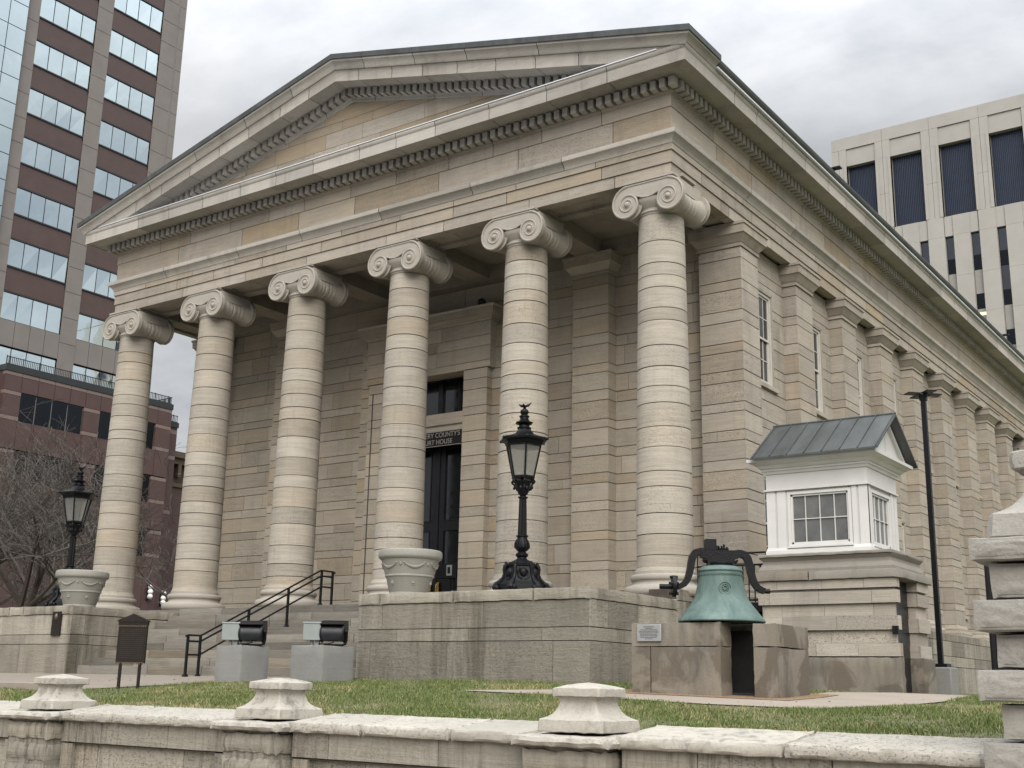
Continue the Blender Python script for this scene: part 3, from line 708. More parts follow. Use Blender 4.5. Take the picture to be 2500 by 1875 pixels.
# rear portico stylobate
# ================================================================== LAMP POSTS
def make_lamp(loc,label):
    T=thing('lamp_post',label,'street lamp',loc,R(12),'eagle topped lamp posts on the cheek walls')
    m=MB()
    m.lathe([(.46,-.12),(.46,0),(.47,.02),(.45,.04),(.44,.17),(.40,.20),(.36,.24),(.31,.32),(.285,.42),(.275,.49),(.30,.50),(.305,.53),(.27,.55)],6,a0=R(30))
    m.lathe([(.26,.54),(.23,.565),(.16,.60),(.10,.63),(.09,.645)],24)
    for k in range(6):     # corner consoles with scroll feet, cartouches between
        a=R(30+60*k); c,s=math.cos(a),math.sin(a)
        P=[(.27,.52),(.30,.50),(.315,.44),(.31,.36),(.34,.28),(.40,.215),(.46,.17),(.49,.11),(.47,.055),(.43,.05),(.415,.09),(.44,.115)]
        m.tube([(r*c,r*s,z) for r,z in P],[.035,.04,.036,.03,.032,.04,.048,.05,.045,.036,.028,.02],8)
        m.sphere((.31*c,.31*s,.435),.035,8,6); m.sphere((.285*c,.285*s,.545),.03,8,6,sz=1.4)
        for q in (-1,1): m.sphere((.45*c-q*.05*s,.45*s+q*.05*c,.10),.055,10,8)
        b=R(60*k); c,s=math.cos(b),math.sin(b)
        m.sphere((.245*c,.245*s,.37),.075,10,8,sz=1.25)
        for q in (-1,1):
            m.tube([(.25*c-q*.05*s,.25*s+q*.05*c,.45),(.26*c-q*.10*s,.26*s+q*.10*c,.38),(.285*c-q*.09*s,.285*s+q*.09*c,.29),(.31*c-q*.02*s,.31*s+q*.02*c,.25)],[.02,.026,.022,.012],6)
    m.build('lamp_base',M['iron'],T,(0,0,0))
    m=MB()
    m.lathe([(.09,.63),(.085,.66),(.115,.69),(.118,.72),(.085,.75),(.07,.765),(.08,.78),(.125,.83),(.13,.88),(.115,.94),(.095,.99),(.092,1.03),(.115,1.045),(.115,1.06),(.085,1.065)],20)
    for k in range(10):
        a=2*PI*k/10; c,s=math.cos(a),math.sin(a); m.tube([(.08*c,.08*s,.78),(.133*c,.133*s,.85),(.128*c,.128*s,.92),(.102*c,.102*s,.99)],[.008,.02,.018,.006],6)
    pr=[]
    rows=[]
    for z,r in ((1.06,.080),(1.75,.063)):
        rows.append([((r+(.005 if k%2 else -.005))*math.cos(2*PI*k/24),(r+(.005 if k%2 else -.005))*math.sin(2*PI*k/24),z) for k in range(24)])
    m.grid(rows,closed=True)
    m.lathe([(.06,1.74),(.092,1.75),(.092,1.77),(.055,1.785),(.06,1.80),(.09,1.83),(.105,1.87),(.11,1.92),(.13,1.99),(.15,2.03),(.16,2.06),(.10,2.07)],16)
    for k in range(6):
        a=R(60*k); c,s=math.cos(a),math.sin(a)
        P=[(.12,2.02),(.17,2.07),(.21,2.08),(.225,2.05),(.21,2.02),(.185,2.01),(.175,1.97),(.18,1.94)]
        m.tube([(r*c,r*s,z) for r,z in P],[.016,.02,.022,.024,.02,.016,.015,.02],6); m.sphere((.18*c,.18*s,1.935),.026,8,6)
        a=R(60*k+30); c,s=math.cos(a),math.sin(a); m.sphere((.11*c,.11*s,1.93),.035,8,6,sz=1.5)
    m.build('lamp_pole',M['iron'],T,(0,0,0))
    m=MB()
    m.lathe([(.12,2.10),(.225,2.105),(.235,2.13),(.23,2.155),(.20,2.16)],6)
    for k in range(6):
        a=R(60*k); c,s=math.cos(a),math.sin(a); m.tube([(.215*c,.215*s,2.15),(.345*c,.345*s,2.74)],.017,6)
    m.lathe([(.30,2.70),(.355,2.715),(.355,2.74),(.375,2.75),(.385,2.78),(.40,2.80),(.47,2.815),(.475,2.85),(.44,2.868),(.30,2.905),(.20,2.945),(.155,3.0),(.125,3.05)],6)
    for k in range(6):
        a=R(60*k); c,s=math.cos(a),math.sin(a); m.sphere((.468*c,.468*s,2.835),.028,8,6)
    lan=m.build('lantern',M['iron'],T,(0,0,0))
    m=MB()
    for k in range(6):
        a,b=R(60*k),R(60*k+60); r0,r1=.205,.332
        m.poly([(r0*math.cos(a),r0*math.sin(a),2.155),(r0*math.cos(b),r0*math.sin(b),2.155),(r1*math.cos(b),r1*math.sin(b),2.735),(r1*math.cos(a),r1*math.sin(a),2.735)])
    m.build('pane',M['frost'],lan,(0,0,0))
    m=MB()
    m.lathe([(.12,3.04),(.135,3.06),(.135,3.075),(.10,3.09),(.095,3.12)],12)
    m.lathe([(.095,3.12),(.17,3.15),(.18,3.17),(.12,3.19),(.08,3.23)],6)
    m.lathe([(.08,3.23),(.078,3.27),(.095,3.28),(.095,3.30),(.055,3.315),(.07,3.34),(.082,3.375),(.07,3.41),(.035,3.435),(.02,3.45)],16)
    m.build('finial',M['iron'],T,(0,0,0))
    m=MB()
    m.tube([(.0,.05,3.455),(0,.0,3.475),(0,-.05,3.50),(0,-.075,3.515)],[.012,.03,.022,.008],8)
    for q in (-1,1):
        m.tube([(q*.02,0,3.485),(q*.07,.01,3.50),(q*.13,.03,3.535+.02*(q>0))],[.022,.026,.006],6,ref=(0,0,1))
    m.build('eagle',M['iron'],T,(0,0,0))
    return T
L1=make_lamp((-1.44,-2.8,-.1),'black lamp post standing right of the planter, clear in front of the fifth column')
L2=dup(L1,(-14.95,-2.8,-.1),'farther black lamp post at the far left, rising behind the planter')
# ================================================================== PLANTERS
def make_pot(loc,label):
    T=thing('planter',label,'planter',loc,0,'round cast stone planters on the cheek walls')
    m=MB(); t=(.5,.2,.05)
    m.lathe([(.0,0),(.36,0),(.372,.015),(.372,.045),(.365,.06),(.375,.075),(.44,.33),(.452,.345),(.465,.35),(.468,.375),(.462,.385),(.468,.40),(.545,.66),(.555,.665),(.57,.675),(.60,.70),(.606,.73),(.606,.80),(.598,.83),(.575,.845),(.545,.845),(.53,.83),(.50,.60),(0,.60)],48,t=t)
    def srf(a,z,d=0.):
        r=np.interp(z,[.075,.33,.40,.66],[.375,.44,.468,.545])+d; return (r*math.cos(a),r*math.sin(a),z)
    nsw=6
    for k in range(nsw):
        a0=2*PI*k/nsw+R(20); w=R(21); P=[];Rr=[]
        for q in range(11):
            f=q/10*2-1; P.append(srf(a0+w*f,.585-.075*(1-f*f),.004)); Rr.append(.010+.016*(1-f*f))
        m.tube(P,Rr,6,t=t)
        for q in (-1,1):
            m.sphere(srf(a0+q*w,.59,.003),.022,8,6,t=t); m.tube([srf(a0+q*w,.59,.004),srf(a0+q*w,.52,.004)],[.014,.006],6,t=t)
        a1=a0+PI/nsw; m.sphere(srf(a1,.57,.0),.024,8,6,t=t,sz=1.6); 
        m.tube([srf(a0+R(1)*math.cos(q)*4.5,.225+.045*math.sin(q),.006) for q in [2*PI*j/16 for j in range(17)]],.009,6,t=t)
        m.sphere(srf(a0,.225,.004),.028,10,6,t=t)
    m.build('pot',M['potst'],T,(0,0,0),smooth=40)
    m=MB(); m.lathe([(.0,.70),(.30,.72),(.52,.70),(.0,.69)],24); m.build('soil',M['mulch'],T,(0,0,0))
    return T
M['potst']=stone('cast stone',(.375,.365,.325),(.35,.335,.285),layer=.02,pit=.25,stain=.35,streak=(4,4,.8),bump=.15,dark=(.16,.165,.13))
P1=make_pot((-3.74,-3.2,-.10),'round grey green planter in front of the fourth column, left of the nearer lamp')
dup(P1,(-13.85,-3.2,-.10),'round grey green planter at the far left, standing before the leftmost column',R(25))
# ================================================================== HANDRAIL
T=thing('handrail','black metal handrail running up the middle of the entrance steps','handrail',(-8.5,-2.4,-1.65))
m=MB(); x=-8.5; r=.021
def bar(p): m.tube(p,r,8)
zt=lambda y:-.83+(y+4.05)*(1.62/3.36)
bar([(x,-4.43,-.855),(x,-4.37,-.83),(x,-4.05,-.83),(x,-.69,.79),(x,-.28,.79),(x,-.22,.765)])
bar([(x,-4.37,-.95),(x,-4.05,-.945),(x,-.67,.665),(x,-.30,.665)])
bar([(x,-4.37,-1.215),(x,-4.05,-1.21),(x,-.65,.425),(x,-.30,.425)])
m.build('rail',M['paintblack'],T)
for y,z0,z1 in ((-4.37,-1.64,-.83),(-4.05,-1.64,-.83),(-2.79,-.893,-.225),(-1.67,-.537,.315),(-.66,-.0,.79),(-.30,-.0,.79)):
    m=MB(); m.box((x-.022,y-.022,z0),(x+.022,y+.022,z1)); m.frustum((x,y),.05,.05,z0-.005,.03,.03,z0+.05); m.build('post',M['paintblack'],T)
# ================================================================== NAME SIGN ABOVE THE DOOR
def text_mesh(body,size,depth=.004,sx=1.,align='CENTER',space=1.):
    c=D.curves.new('txt','FONT'); c.body=body; c.size=size; c.extrude=depth; c.align_x=align; c.space_character=space
    o=D.objects.new('txt',c); COL.objects.link(o); dg=bpy.context.evaluated_depsgraph_get(); dg.update()
    me=D.meshes.new_from_object(o.evaluated_get(dg)); D.objects.remove(o); D.curves.remove(c)
    return me
def put_text(parent,body,size,center,mat,sx=1.,name='lettering',rotz=0.,depth=.004):
    me=text_mesh(body,size,depth); me.materials.clear(); me.materials.append(mat)
    me.transform(Matrix.Diagonal((sx,1,1,1))); me.transform(Matrix.Rotation(R(90),4,'X')); me.transform(Matrix.Rotation(rotz,4,'Z'))
    o=link(name,me,parent,Vector(center)-wloc(parent)); return o
T=thing('name_sign','dark sign with pale capital lettering mounted over the court house door','sign',(-8.5,2.99,4.28))
m=MB(); m.box((-9.76,2.945,4.285),(-7.24,2.995,4.683)); m.build('sign_board',M['bronze'],T)
m=MB()
for z0,z1 in ((4.285,4.300),(4.668,4.683)): m.box((-9.76,2.939,z0),(-7.24,2.945,z1))
m.build('sign_border',M['letter'],T)
put_text(T,"MONTGOMERY COUNTY'S",.178,(-8.44,2.942,4.522),M['letter'],.94)
put_text(T,"OLD COURT HOUSE",.178,(-8.44,2.942,4.34),M['letter'],.94)
# card reader and cabinet by the door
T=thing('door_intercom','black intercom box with a grey keypad beside the court house door','intercom',(-7.4,2.9,0))
m=MB(); m.box((-7.95,2.82,.88),(-7.3,2.98,1.24)); m.tube([(-7.45,2.9,.0),(-7.45,2.9,.95)],.03,8); m.tube([(-7.55,2.9,.0),(-7.55,2.9,.95)],.03,8); m.build('cabinet',M['paintblack'],T)
m=MB(); m.box((-7.60,2.795,.94),(-7.44,2.82,1.20)); m.build('keypad',M['galv'],T)
m=MB(); m.box((-7.56,2.785,.99),(-7.48,2.795,1.15)); m.build('keypad_screen',M['paintblack'],T)
# security camera on the door surround
T=thing('security_camera','small black dome camera perched on top of the door surround','camera',(-6.75,2.85,7.735))
m=MB(); m.lathe([(.07,0),(.07,.03),(.045,.05),(.045,.12)],12,(-6.75,2.85,7.735)); m.build('bracket',M['paintblack'],T)
m=MB(); m.sphere((-6.75,2.83,7.93),.11,14,10); m.build('dome',M['navy'],T)
# ================================================================== BELL
bx,by=3.63,-5.2
T=thing('bell','large verdigris church bell under a black iron yoke on the stone pedestal','bell',(bx,by,-.80))
px=.00152; Z=lambda y:-.80+(892-y)*px
m=MB()
pr=[(395,892),(398,884),(392,868),(378,850),(362,832),(345,812),(336,800),(334,796),(312,770),(290,742),(268,712),(250,680),(236,645),(224,600),(214,555),(206,510),(201,480),(203,476),(201,472),(199,462),(202,458),(200,452),(198,436),(206,432),(208,424),(202,412),(186,396),(160,384),(120,378),(60,376)]
m.lathe([(a*px,Z(b)-0) for a,b in pr],64,(bx,by,0)); m.lathe([(390*px,Z(890)),(345*px,Z(880)),(250*px,Z(700)),(185*px,Z(480)),(0.001,Z(420))],48,(bx,by,0),mi=1,caps=False)
# relief band and medallion
for k in range(30):
    a=2*PI*k/30; 
    m.tube([(bx+202*px*math.cos(a+d)*1.006,by+202*px*math.sin(a+d)*1.006,Z(467)+e) for d,e in ((-.1,-.008),(0,.008),(.1,-.008))],.006,5)
va=math.atan2(-.579,.815)
vd=math.atan2(C_CAM[1]-by,C_CAM[0]-bx)+R(10)
for rr,tr in ((.085,.006),(.055,.006)):
    m.tube([(bx+(226*px+.002+(Z(595)-(Z(595)+rr*math.sin(q)))*.16)*math.cos(vd+rr*math.cos(q)/.34),by+(226*px+.002-(rr*math.sin(q))*.16)*math.sin(vd+rr*math.cos(q)/.34),Z(595)+rr*math.sin(q)) for q in [2*PI*j/20 for j in range(21)]],tr,6)
for j in range(7):
    q=2*PI*j/7; rr=.03; m.sphere((bx+(226*px-rr*math.sin(q)*.16)*math.cos(vd+rr*math.cos(q)/.34),by+(226*px-rr*math.sin(q)*.16)*math.sin(vd+rr*math.cos(q)/.34),Z(595)+rr*math.sin(q)),.016,8,6)
m.build('bell_body',[M['verd'],M['iron']],T,smooth=30)
m=MB(); u=Vector((math.cos(R(35.4)),math.sin(R(35.4)),0)); w=Vector((-u.y,u.x,0)); c0=Vector((bx,by,0))
def yp(dx,y,e=0.): q=c0+u*(dx*px)+w*e; return (q.x,q.y,Z(y))
# arms: flat bar section swept along the curve
arm=[(150,262),(190,262),(232,275),(255,310),(268,360),(278,420),(292,480),(312,535),(340,572),(375,592),(402,600)]
for s in (1,-1):
    P=arm if s>0 else [(a,b-25*(a/400)) for a,b in arm]
    n=len(P); rows=[]
    for k,(a,b) in enumerate(P):
        a0,b0=P[max(k-1,0)]; a1,b1=P[min(k+1,n-1)]; l=math.hypot(a1-a0,b1-b0); nx,ny=-(b1-b0)/l,(a1-a0)/l; h=34-10*k/n; ww=.075-.012*k/n
        rows.append([yp(s*(a+nx*h),b+ny*h,-ww),yp(s*(a+nx*h),b+ny*h,ww),yp(s*(a-nx*h),b-ny*h,ww),yp(s*(a-nx*h),b-ny*h,-ww)])
    m.grid(rows,closed=True); m.poly(rows[-1]); m.poly(rows[0])
    # inner scrolls
    m.tube([yp(s*(100+math.cos(q)*(14+q*6)+40),320+math.sin(q)*(12+q*5)) for q in [j*.45 for j in range(13)]],[.016+.0016*j for j in range(13)],8)
m.prism([(-172,236),(172,236),(190,262),(175,300),(130,318),(118,376),(-118,376),(-130,318),(-175,300),(-190,262)],lambda a,b,e:yp(a,b,e),-.085,.085)
m.lathe([(112*px,Z(378)),(118*px,Z(366)),(118*px,Z(352)),(100*px,Z(340))],24,(bx,by,0))
m.prism([(-140,135),(-40,135),(-40,236),(-140,236)],lambda a,b,e:yp(a,b,e),-.09,.09)
for a,hh in ((-60,45),(-25,52),(10,40),(32,55),(60,30),(-5,48)):
    e=.05 if a%2 else -.05; q=c0+u*(a*px)+w*e; m.lathe([(.028,0),(.028,.03),(.016,.03),(.016,hh*px),(.001,hh*px)],6,(q.x,q.y,Z(236)))
for s,y,ln in ((1,600,460),(-1,575,540)):
    p=yp(s*395,y); q=yp(s*(ln+25 if s<0 else 452),y); m.tube([p,q],.036 if s<0 else .034,12)
m.build('yoke',M['iron'],T)
m=MB()
ca=c0-u*(430*px); zc=Z(570)
ring=lambda r,e:[(ca.x+u.x*e+w.x*r*math.cos(q),ca.y+u.y*e+w.y*r*math.cos(q),zc+r*math.sin(q)) for q in [2*PI*k/20 for k in range(20)]]
m.grid([ring(.01,-.03),ring(.145,-.03),ring(.15,-.015),ring(.15,.02),ring(.13,.03),ring(.01,.03)],closed=True)
for k in range(5):
    q=2*PI*k/5+.4; r_=.125; p=Vector((ca.x+w.x*r_*math.cos(q),ca.y+w.y*r_*math.cos(q),zc+r_*math.sin(q))); m.tube([p-u*.06,p+u*.05],.022,6)
m.build('yoke_wheel',M['iron'],T)
# pedestal
T=thing('bell_pedestal','brown sandstone pedestal with a dark central slot, carrying the bell','pedestal',(3.56,-5.2,-1.78))
def pb(name,a,b,k): 
    m=MB(); rough_box(m,a,b,.09,.0015,.010,0,(rg.random()*.5+.25,.3,.2),k); return m.build(name,M['brown'],T)
pb('stone_block',(2.5,-5.75,-1.143),(3.87,-5.40,-.82),1); pb('stone_block',(2.5,-5.75,-1.9),(2.80,-5.40,-1.145),2); pb('stone_block',(2.803,-5.75,-1.9),(3.87,-5.40,-1.145),3)
pb('stone_block',(2.5,-5.397,-1.9),(2.8,-4.62,-.823),6); pb('stone_block',(2.803,-4.85,-1.9),(4.327,-4.62,-.83),7)
pb('stone_block',(4.33,-5.75,-1.15),(4.66,-4.62,-.85),4); pb('stone_block',(4.33,-5.75,-1.9),(4.66,-4.62,-1.155),5)
m=MB(); m.box((2.803,-4.875,-1.85),(4.327,-4.853,-.9)); m.box((2.803,-5.39,-1.85),(2.82,-4.88,-.9)); m.box((2.82,-5.38,-1.85),(4.32,-4.88,-1.74)); m.box((4.305,-5.6,-1.85),(4.328,-4.88,-.9)); m.build('slot_shade',M['cavity'],T)  # added dark sheets inside the hollow pedestal, painting the slot's shade
T=thing('plaque','small pale dedication plaque fixed to the bell pedestal','plaque',(2.8,-5.76,-.97))
m=MB(); m.box((2.605,-5.775,-1.075),(2.985,-5.752,-.845)); bev(m.build('plate',M['plq'],T),.006)
m=MB(); rl=random.Random(5)
for k,wd in enumerate((.17,.12,.26,.31,.30,.27,.28,.26,.12)):
    z=-.872-k*.0205; x=2.795-wd/2
    while x<2.795+wd/2: 
        ww=rl.uniform(.008,.03); m.box((x,-5.777,z-.009),(min(x+ww,2.795+wd/2),-5.7755,z)); x+=ww+.006
m.build('lettering',M['ink'],T)
# ================================================================== KIOSK
T=thing('guard_kiosk','small white kiosk with copper gable roof on a rusticated stone base','kiosk',(3.4,.6,-1.70))
m=MB(); rk=random.Random(3)
bx0,bx1,by0,by1=2.08,4.52,-.28,1.45
for k,(z0,z1,pj) in enumerate([(-1.10,-.88,1),(-.88,-.66,0),(-.66,-.42,1),(-.42,-.21,0),(-.21,.01,1),(.01,.05,0)]+[(.05,.21,1)]):
    e=.035 if pj else -.025
    ashlar(m,(bx0-e,by0-e),(1,0),(0,-1),bx1-bx0+2*e,[(z0,z1)],rk,(),(.6,1.),warm=.5,ch=.004,cv=.003,dep=.012,e=.001)
    for a,b in ((by0-e,by0+.06+(.05 if pj else 0)),(by0+1.08-(.0 if pj else -.06),by1)):
        ashlar(m,(bx1+e,a),(0,1),(1,0),b-a,[(z0,z1)],rk,(),(2.,3.),warm=.5,ch=.004,dep=.012,e=.001)
        m.box((bx1-.5,a+.012,z0),(bx1+e-.012,b-.012,z1),0,(.4,.3,.3))
    ashlar(m,(bx0-e,by1),(0,-1),(-1,0),by1-by0,[(z0,z1)],rk,(),(.6,1.2),ch=.004,dep=.012)
    m.box((bx0-e+.012,by0-e+.012,z0),(bx1+e-.012,by0+.10,z1-.001),0,(.3,.3,.3))
m.box((bx0+.02,by0+.06,-1.9),(bx1-.62,by1,.2),1)
m.box((bx1-.6,by0+1.13,-1.1),(bx1-.03,by1-.01,.2),0,(.4,.2,.2)); 
m.build('base_wall',[M['kst'],M['mort']],T)
m=MB()
rough_box(m,(bx0-.02,by0-.06,-1.95),(2.62,by0+.14,-1.105),.09,.003,.02,0,(.3,.3,.2),3); rough_box(m,(2.624,by0-.06,-1.95),(bx1+.06,by0+.13,-1.105),.09,.003,.025,0,(.55,.3,.2),4)
rough_box(m,(bx1-.5,by0+1.07,-1.95),(bx1+.09,by1+.04,-1.09),.09,.003,.025,0,(.5,.3,.2),5)
m.build('plinth',M['brown'],T)
m=MB(); t1=(.45,.3,.1)
rough_box(m,(bx0-.08,by0-.10,.21),(3.02,by1+.1,.37),.1,.003,.015,0,(.35,.7,.2),1); rough_box(m,(3.024,by0-.10,.21),(bx1+.10,by1+.1,.37),.1,.003,.015,0,(.75,.0,.2),2)
cx,cy=(bx0+bx1)/2-.02,(by0+by1)/2; hw,hd=(bx1-bx0)/2,(by1-by0)/2
pr=[(.0,.37),(.005,.42),(-.01,.46),(-.05,.52),(-.055,.57),(-.01,.62),(.0,.635)]
for (a,z0),(b,z1) in zip(pr[:-1],pr[1:]): m.frustum((cx,cy),hw+a,hd+a,z0,hw+b,hd+b,z1,0,(.5,.2,.1))
rough_box(m,(bx0-.02,by0-.04,.637),(bx1-.02,by1+.04,.70),.1,.002,.01,0,(.6,.1,.1),5)
m.build('ledge',M['kled'],T)
m=MB(); m.box((bx1-.19,by0+.05,-1.75),(bx1-.155,by0+1.12,.2)); m.box((bx1-.155,by0+.3,-.75),(bx1-.11,by0+.34,-.65)); m.build('door',M['door'],T)
m=MB(); m.box((bx1-.07,by0-.085,-.74),(bx1+.03,by0-.02,-.60)); m.build('switch_box',M['paintblack'],T)
# white timber upper part
X0,X1,Y0,Y1=2.17,4.07,-.10,1.50
m=MB(); m.box((X0+.02,Y0+.02,.70),(2.60,Y0+.12,1.88)); m.box((3.74,Y0+.02,.70),(X1-.02,Y0+.12,1.88)); m.box((2.60,Y0+.02,.70),(3.72,Y0+.12,.86)); m.box((2.60,Y0+.02,1.80),(3.72,Y0+.12,1.88))
m.box((X1-.12,Y0+.12,.70),(X1-.02,Y0+.30,1.88)); m.box((X1-.12,1.10,.70),(X1-.02,Y1,1.88)); m.box((X1-.12,.20,.70),(X1-.02,1.10,.82)); m.box((X1-.12,.20,1.76),(X1-.02,1.10,1.88))
m.box((X0+.02,Y0+.12,.70),(X0+.12,.05,1.88)); m.box((X0+.02,1.25,.70),(X0+.12,Y1,1.88)); m.box((X0+.02,.05,.70),(X0+.12,1.25,.84)); m.box((X0+.02,Y1-.1,.70),(X1-.02,Y1,1.88))
for a,b in ((X0,X0+.17),(X0+.205,X0+.37),(X1-.29,X1-.20),(X1-.165,X1)): m.box((a,Y0-.0,.83),(b,Y0+.05,1.88))
for a,b in ((Y0+.001,Y0+.15),(Y1-.34,Y1-.19),(Y1-.155,Y1)): m.box((X1-.05,a,.83),(X1,b,1.88))
m.box((X0-.03,Y0-.03,.70),(X1+.03,Y1+.03,.775)); m.frustum(((X0+X1)/2,(Y0+Y1)/2),.97,.82,.775,.955,.805,.83)
m.box((X0+.0,Y0+.0,1.90),(X1-.0,Y1,2.25)); m.box((X0-.035,Y0-.035,1.875),(X1+.035,Y1+.035,1.905))
m.build('timber_wall',M['white'],T)
m=MB(); cx,cy=(X0+X1)/2,(Y0+Y1)/2; hw,hd=(X1-X0)/2,(Y1-Y0)/2
pr=[(.02,2.19),(.04,2.24),(.06,2.245),(.065,2.28),(.09,2.29),(.10,2.30),(.14,2.34),(.21,2.385),(.26,2.40),(.265,2.455)]
for (a,z0),(b,z1) in zip(pr[:-1],pr[1:]): m.frustum((cx,cy),hw+a,hd+a,z0,hw+b,hd+b,z1)
m.prism([(-.98,2.455),(.98,2.455),(0,3.17)],lambda a,b,e:(e,cy+a,b),X0+.05,X1+.1)
for q in (-1,1): m.prism([(q*1.05,2.46),(q*.93,2.46),(0,3.12),(0,3.2)],lambda a,b,e:(e,cy+a,b),X1+.10,X1+.16)
m.prism([(-.012,2.5),(.012,2.5),(.012,3.1),(-.012,3.1)],lambda a,b,e:(e,cy+a,b),X1+.10,X1+.115)
m.build('cornice',M['white'],T)
m=MB(); ez,rz_,ov=2.47,3.27,1.14
for q in (-1,1):
    yb=cy+q*ov
    i=[m.vert(p) for p in ((X0-.15,yb,ez),(X1+.33,yb,ez),(X1+.33,cy,rz_),(X0-.15,cy,rz_),(X0-.15,yb,ez-.035),(X1+.33,yb,ez-.035),(X1+.33,cy,rz_-.04),(X0-.15,cy,rz_-.04))]
    for f in ((0,1,2,3),(4,7,6,5),(0,4,5,1),(1,5,6,2),(3,2,6,7),(0,3,7,4)): m.face([i[k] for k in f])
    for k in range(8):
        x=X0-.10+k*(X1-X0+.40)/7; a=Vector((x,yb,ez)); b=Vector((x,cy,rz_)); nrm=Vector((0,q*(rz_-ez),ov)).normalized()
        m.tube([a+nrm*.012,b+nrm*.012],.013,4)
m.tube([(X0-.15,cy,rz_+.005),(X1+.33,cy,rz_+.005)],.025,6)
m.build('roof',M['copper'],T)
def kwin(a,b,z0,z1,axis,pl,cols):
    m=MB(); g=MB()
    P=lambda u,d,z:(u,pl+d,z) if axis=='x' else (pl-d,u,z)
    def bx_(u0,u1,d0,d1,q0,q1,mb=None):
        p=P(u0,d0,q0);q=P(u1,d1,q1); (mb or m).box(tuple(min(i,j) for i,j in zip(p,q)),tuple(max(i,j) for i,j in zip(p,q)))
    bx_(a-.055,a,-.0,.06,z0-.05,z1+.05); bx_(b,b+.055,-.0,.06,z0-.05,z1+.05); bx_(a,b,-.0,.06,z0-.05,z0); bx_(a,b,-.0,.06,z1,z1+.05); bx_(a-.07,b+.07,-.035,.05,z0-.07,z0-.04)
    for u0,u1 in ((a,a+.035),(b-.035,b)): bx_(u0,u1,.025,.075,z0,z1)
    for q0,q1 in ((z0,z0+.035),(z1-.035,z1)): bx_(a,b,.025,.075,q0,q1)
    for k in range(1,cols): u=a+(b-a)*k/cols; bx_(u-.0065,u+.0065,.035,.06,z0,z1)
    bx_(a,b,.036,.061,(z0+z1)/2-.007,(z0+z1)/2+.007)
    o=m.build('window',M['white'],T); bx_(a,b,.062,.066,z0,z1,g); g.build('pane',M['kglass'],o); return o
M['kglass']=simple('kiosk glass',(.12,.122,.118),.06,0,.4,2.2,spec=.8)
kwin(2.63,3.71,.885,1.79,'x',Y0-.0,4); kwin(.12,1.08,.86,1.76,'y',X1+.0,4); kwin(.1,1.2,.9,1.76,'y',X0+.12,4)
# ================================================================== LAMP POLE
T=thing('light_pole','tall plain black light pole with four flat lamp heads on a concrete footing','light pole',(4.17,3.31,-1.6))
m=MB(); m.box((3.93,3.07,-1.8),(4.41,3.55,-1.19)); bev(m.build('footing',M['conc'],T),.02)
m=MB(); m.box((4.02,3.16,-1.19),(4.32,3.46,-1.12)); m.box((4.123,3.263,-1.12),(4.217,3.357,4.15)); m.box((4.105,3.245,4.08),(4.235,3.375,4.21)); m.build('pole',M['paintblack'],T)
for k in range(4):
    a=R(45+90*k); u=(math.cos(a),math.sin(a)); v=(-u[1],u[0]); m=MB()
    m.obox((4.17+u[0]*.23,3.31+u[1]*.23,0),u,v,.13,.10,4.20,4.225); m.obox((4.17+u[0]*.07,3.31+u[1]*.07,0),u,v,.07,.025,4.19,4.215); m.build('lamp_head',M['paintblack'],T)
# ================================================================== RAILING AND LANDING BESIDE THE KIOSK
T=thing('railing','black iron railing on a landing between the bell and the kiosk','railing',(1.4,-.1,-.5))
m=MB()
for z in (.77,.55,-.09): m.tube([(.72,-.1,z),(2.25,-.1,z)],.018,6)
for k in range(14): x=.74+k*.115; m.box((x-.009,-.109,-.13),(x+.009,-.091,.77 if k%3==0 else .55))
m.build('rail',M['paintblack'],T)
m=MB(); m.box((.72,-.15,-.30),(2.06,1.6,-.14)); m.box((.95,-.05,-1.7),(1.05,.05,-.3)); m.box((1.85,-.05,-1.7),(1.95,.05,-.3)); m.box((.72,0.1,-1.7),(2.06,.16,-.3)); m.build('landing',M['paintblack'],T)
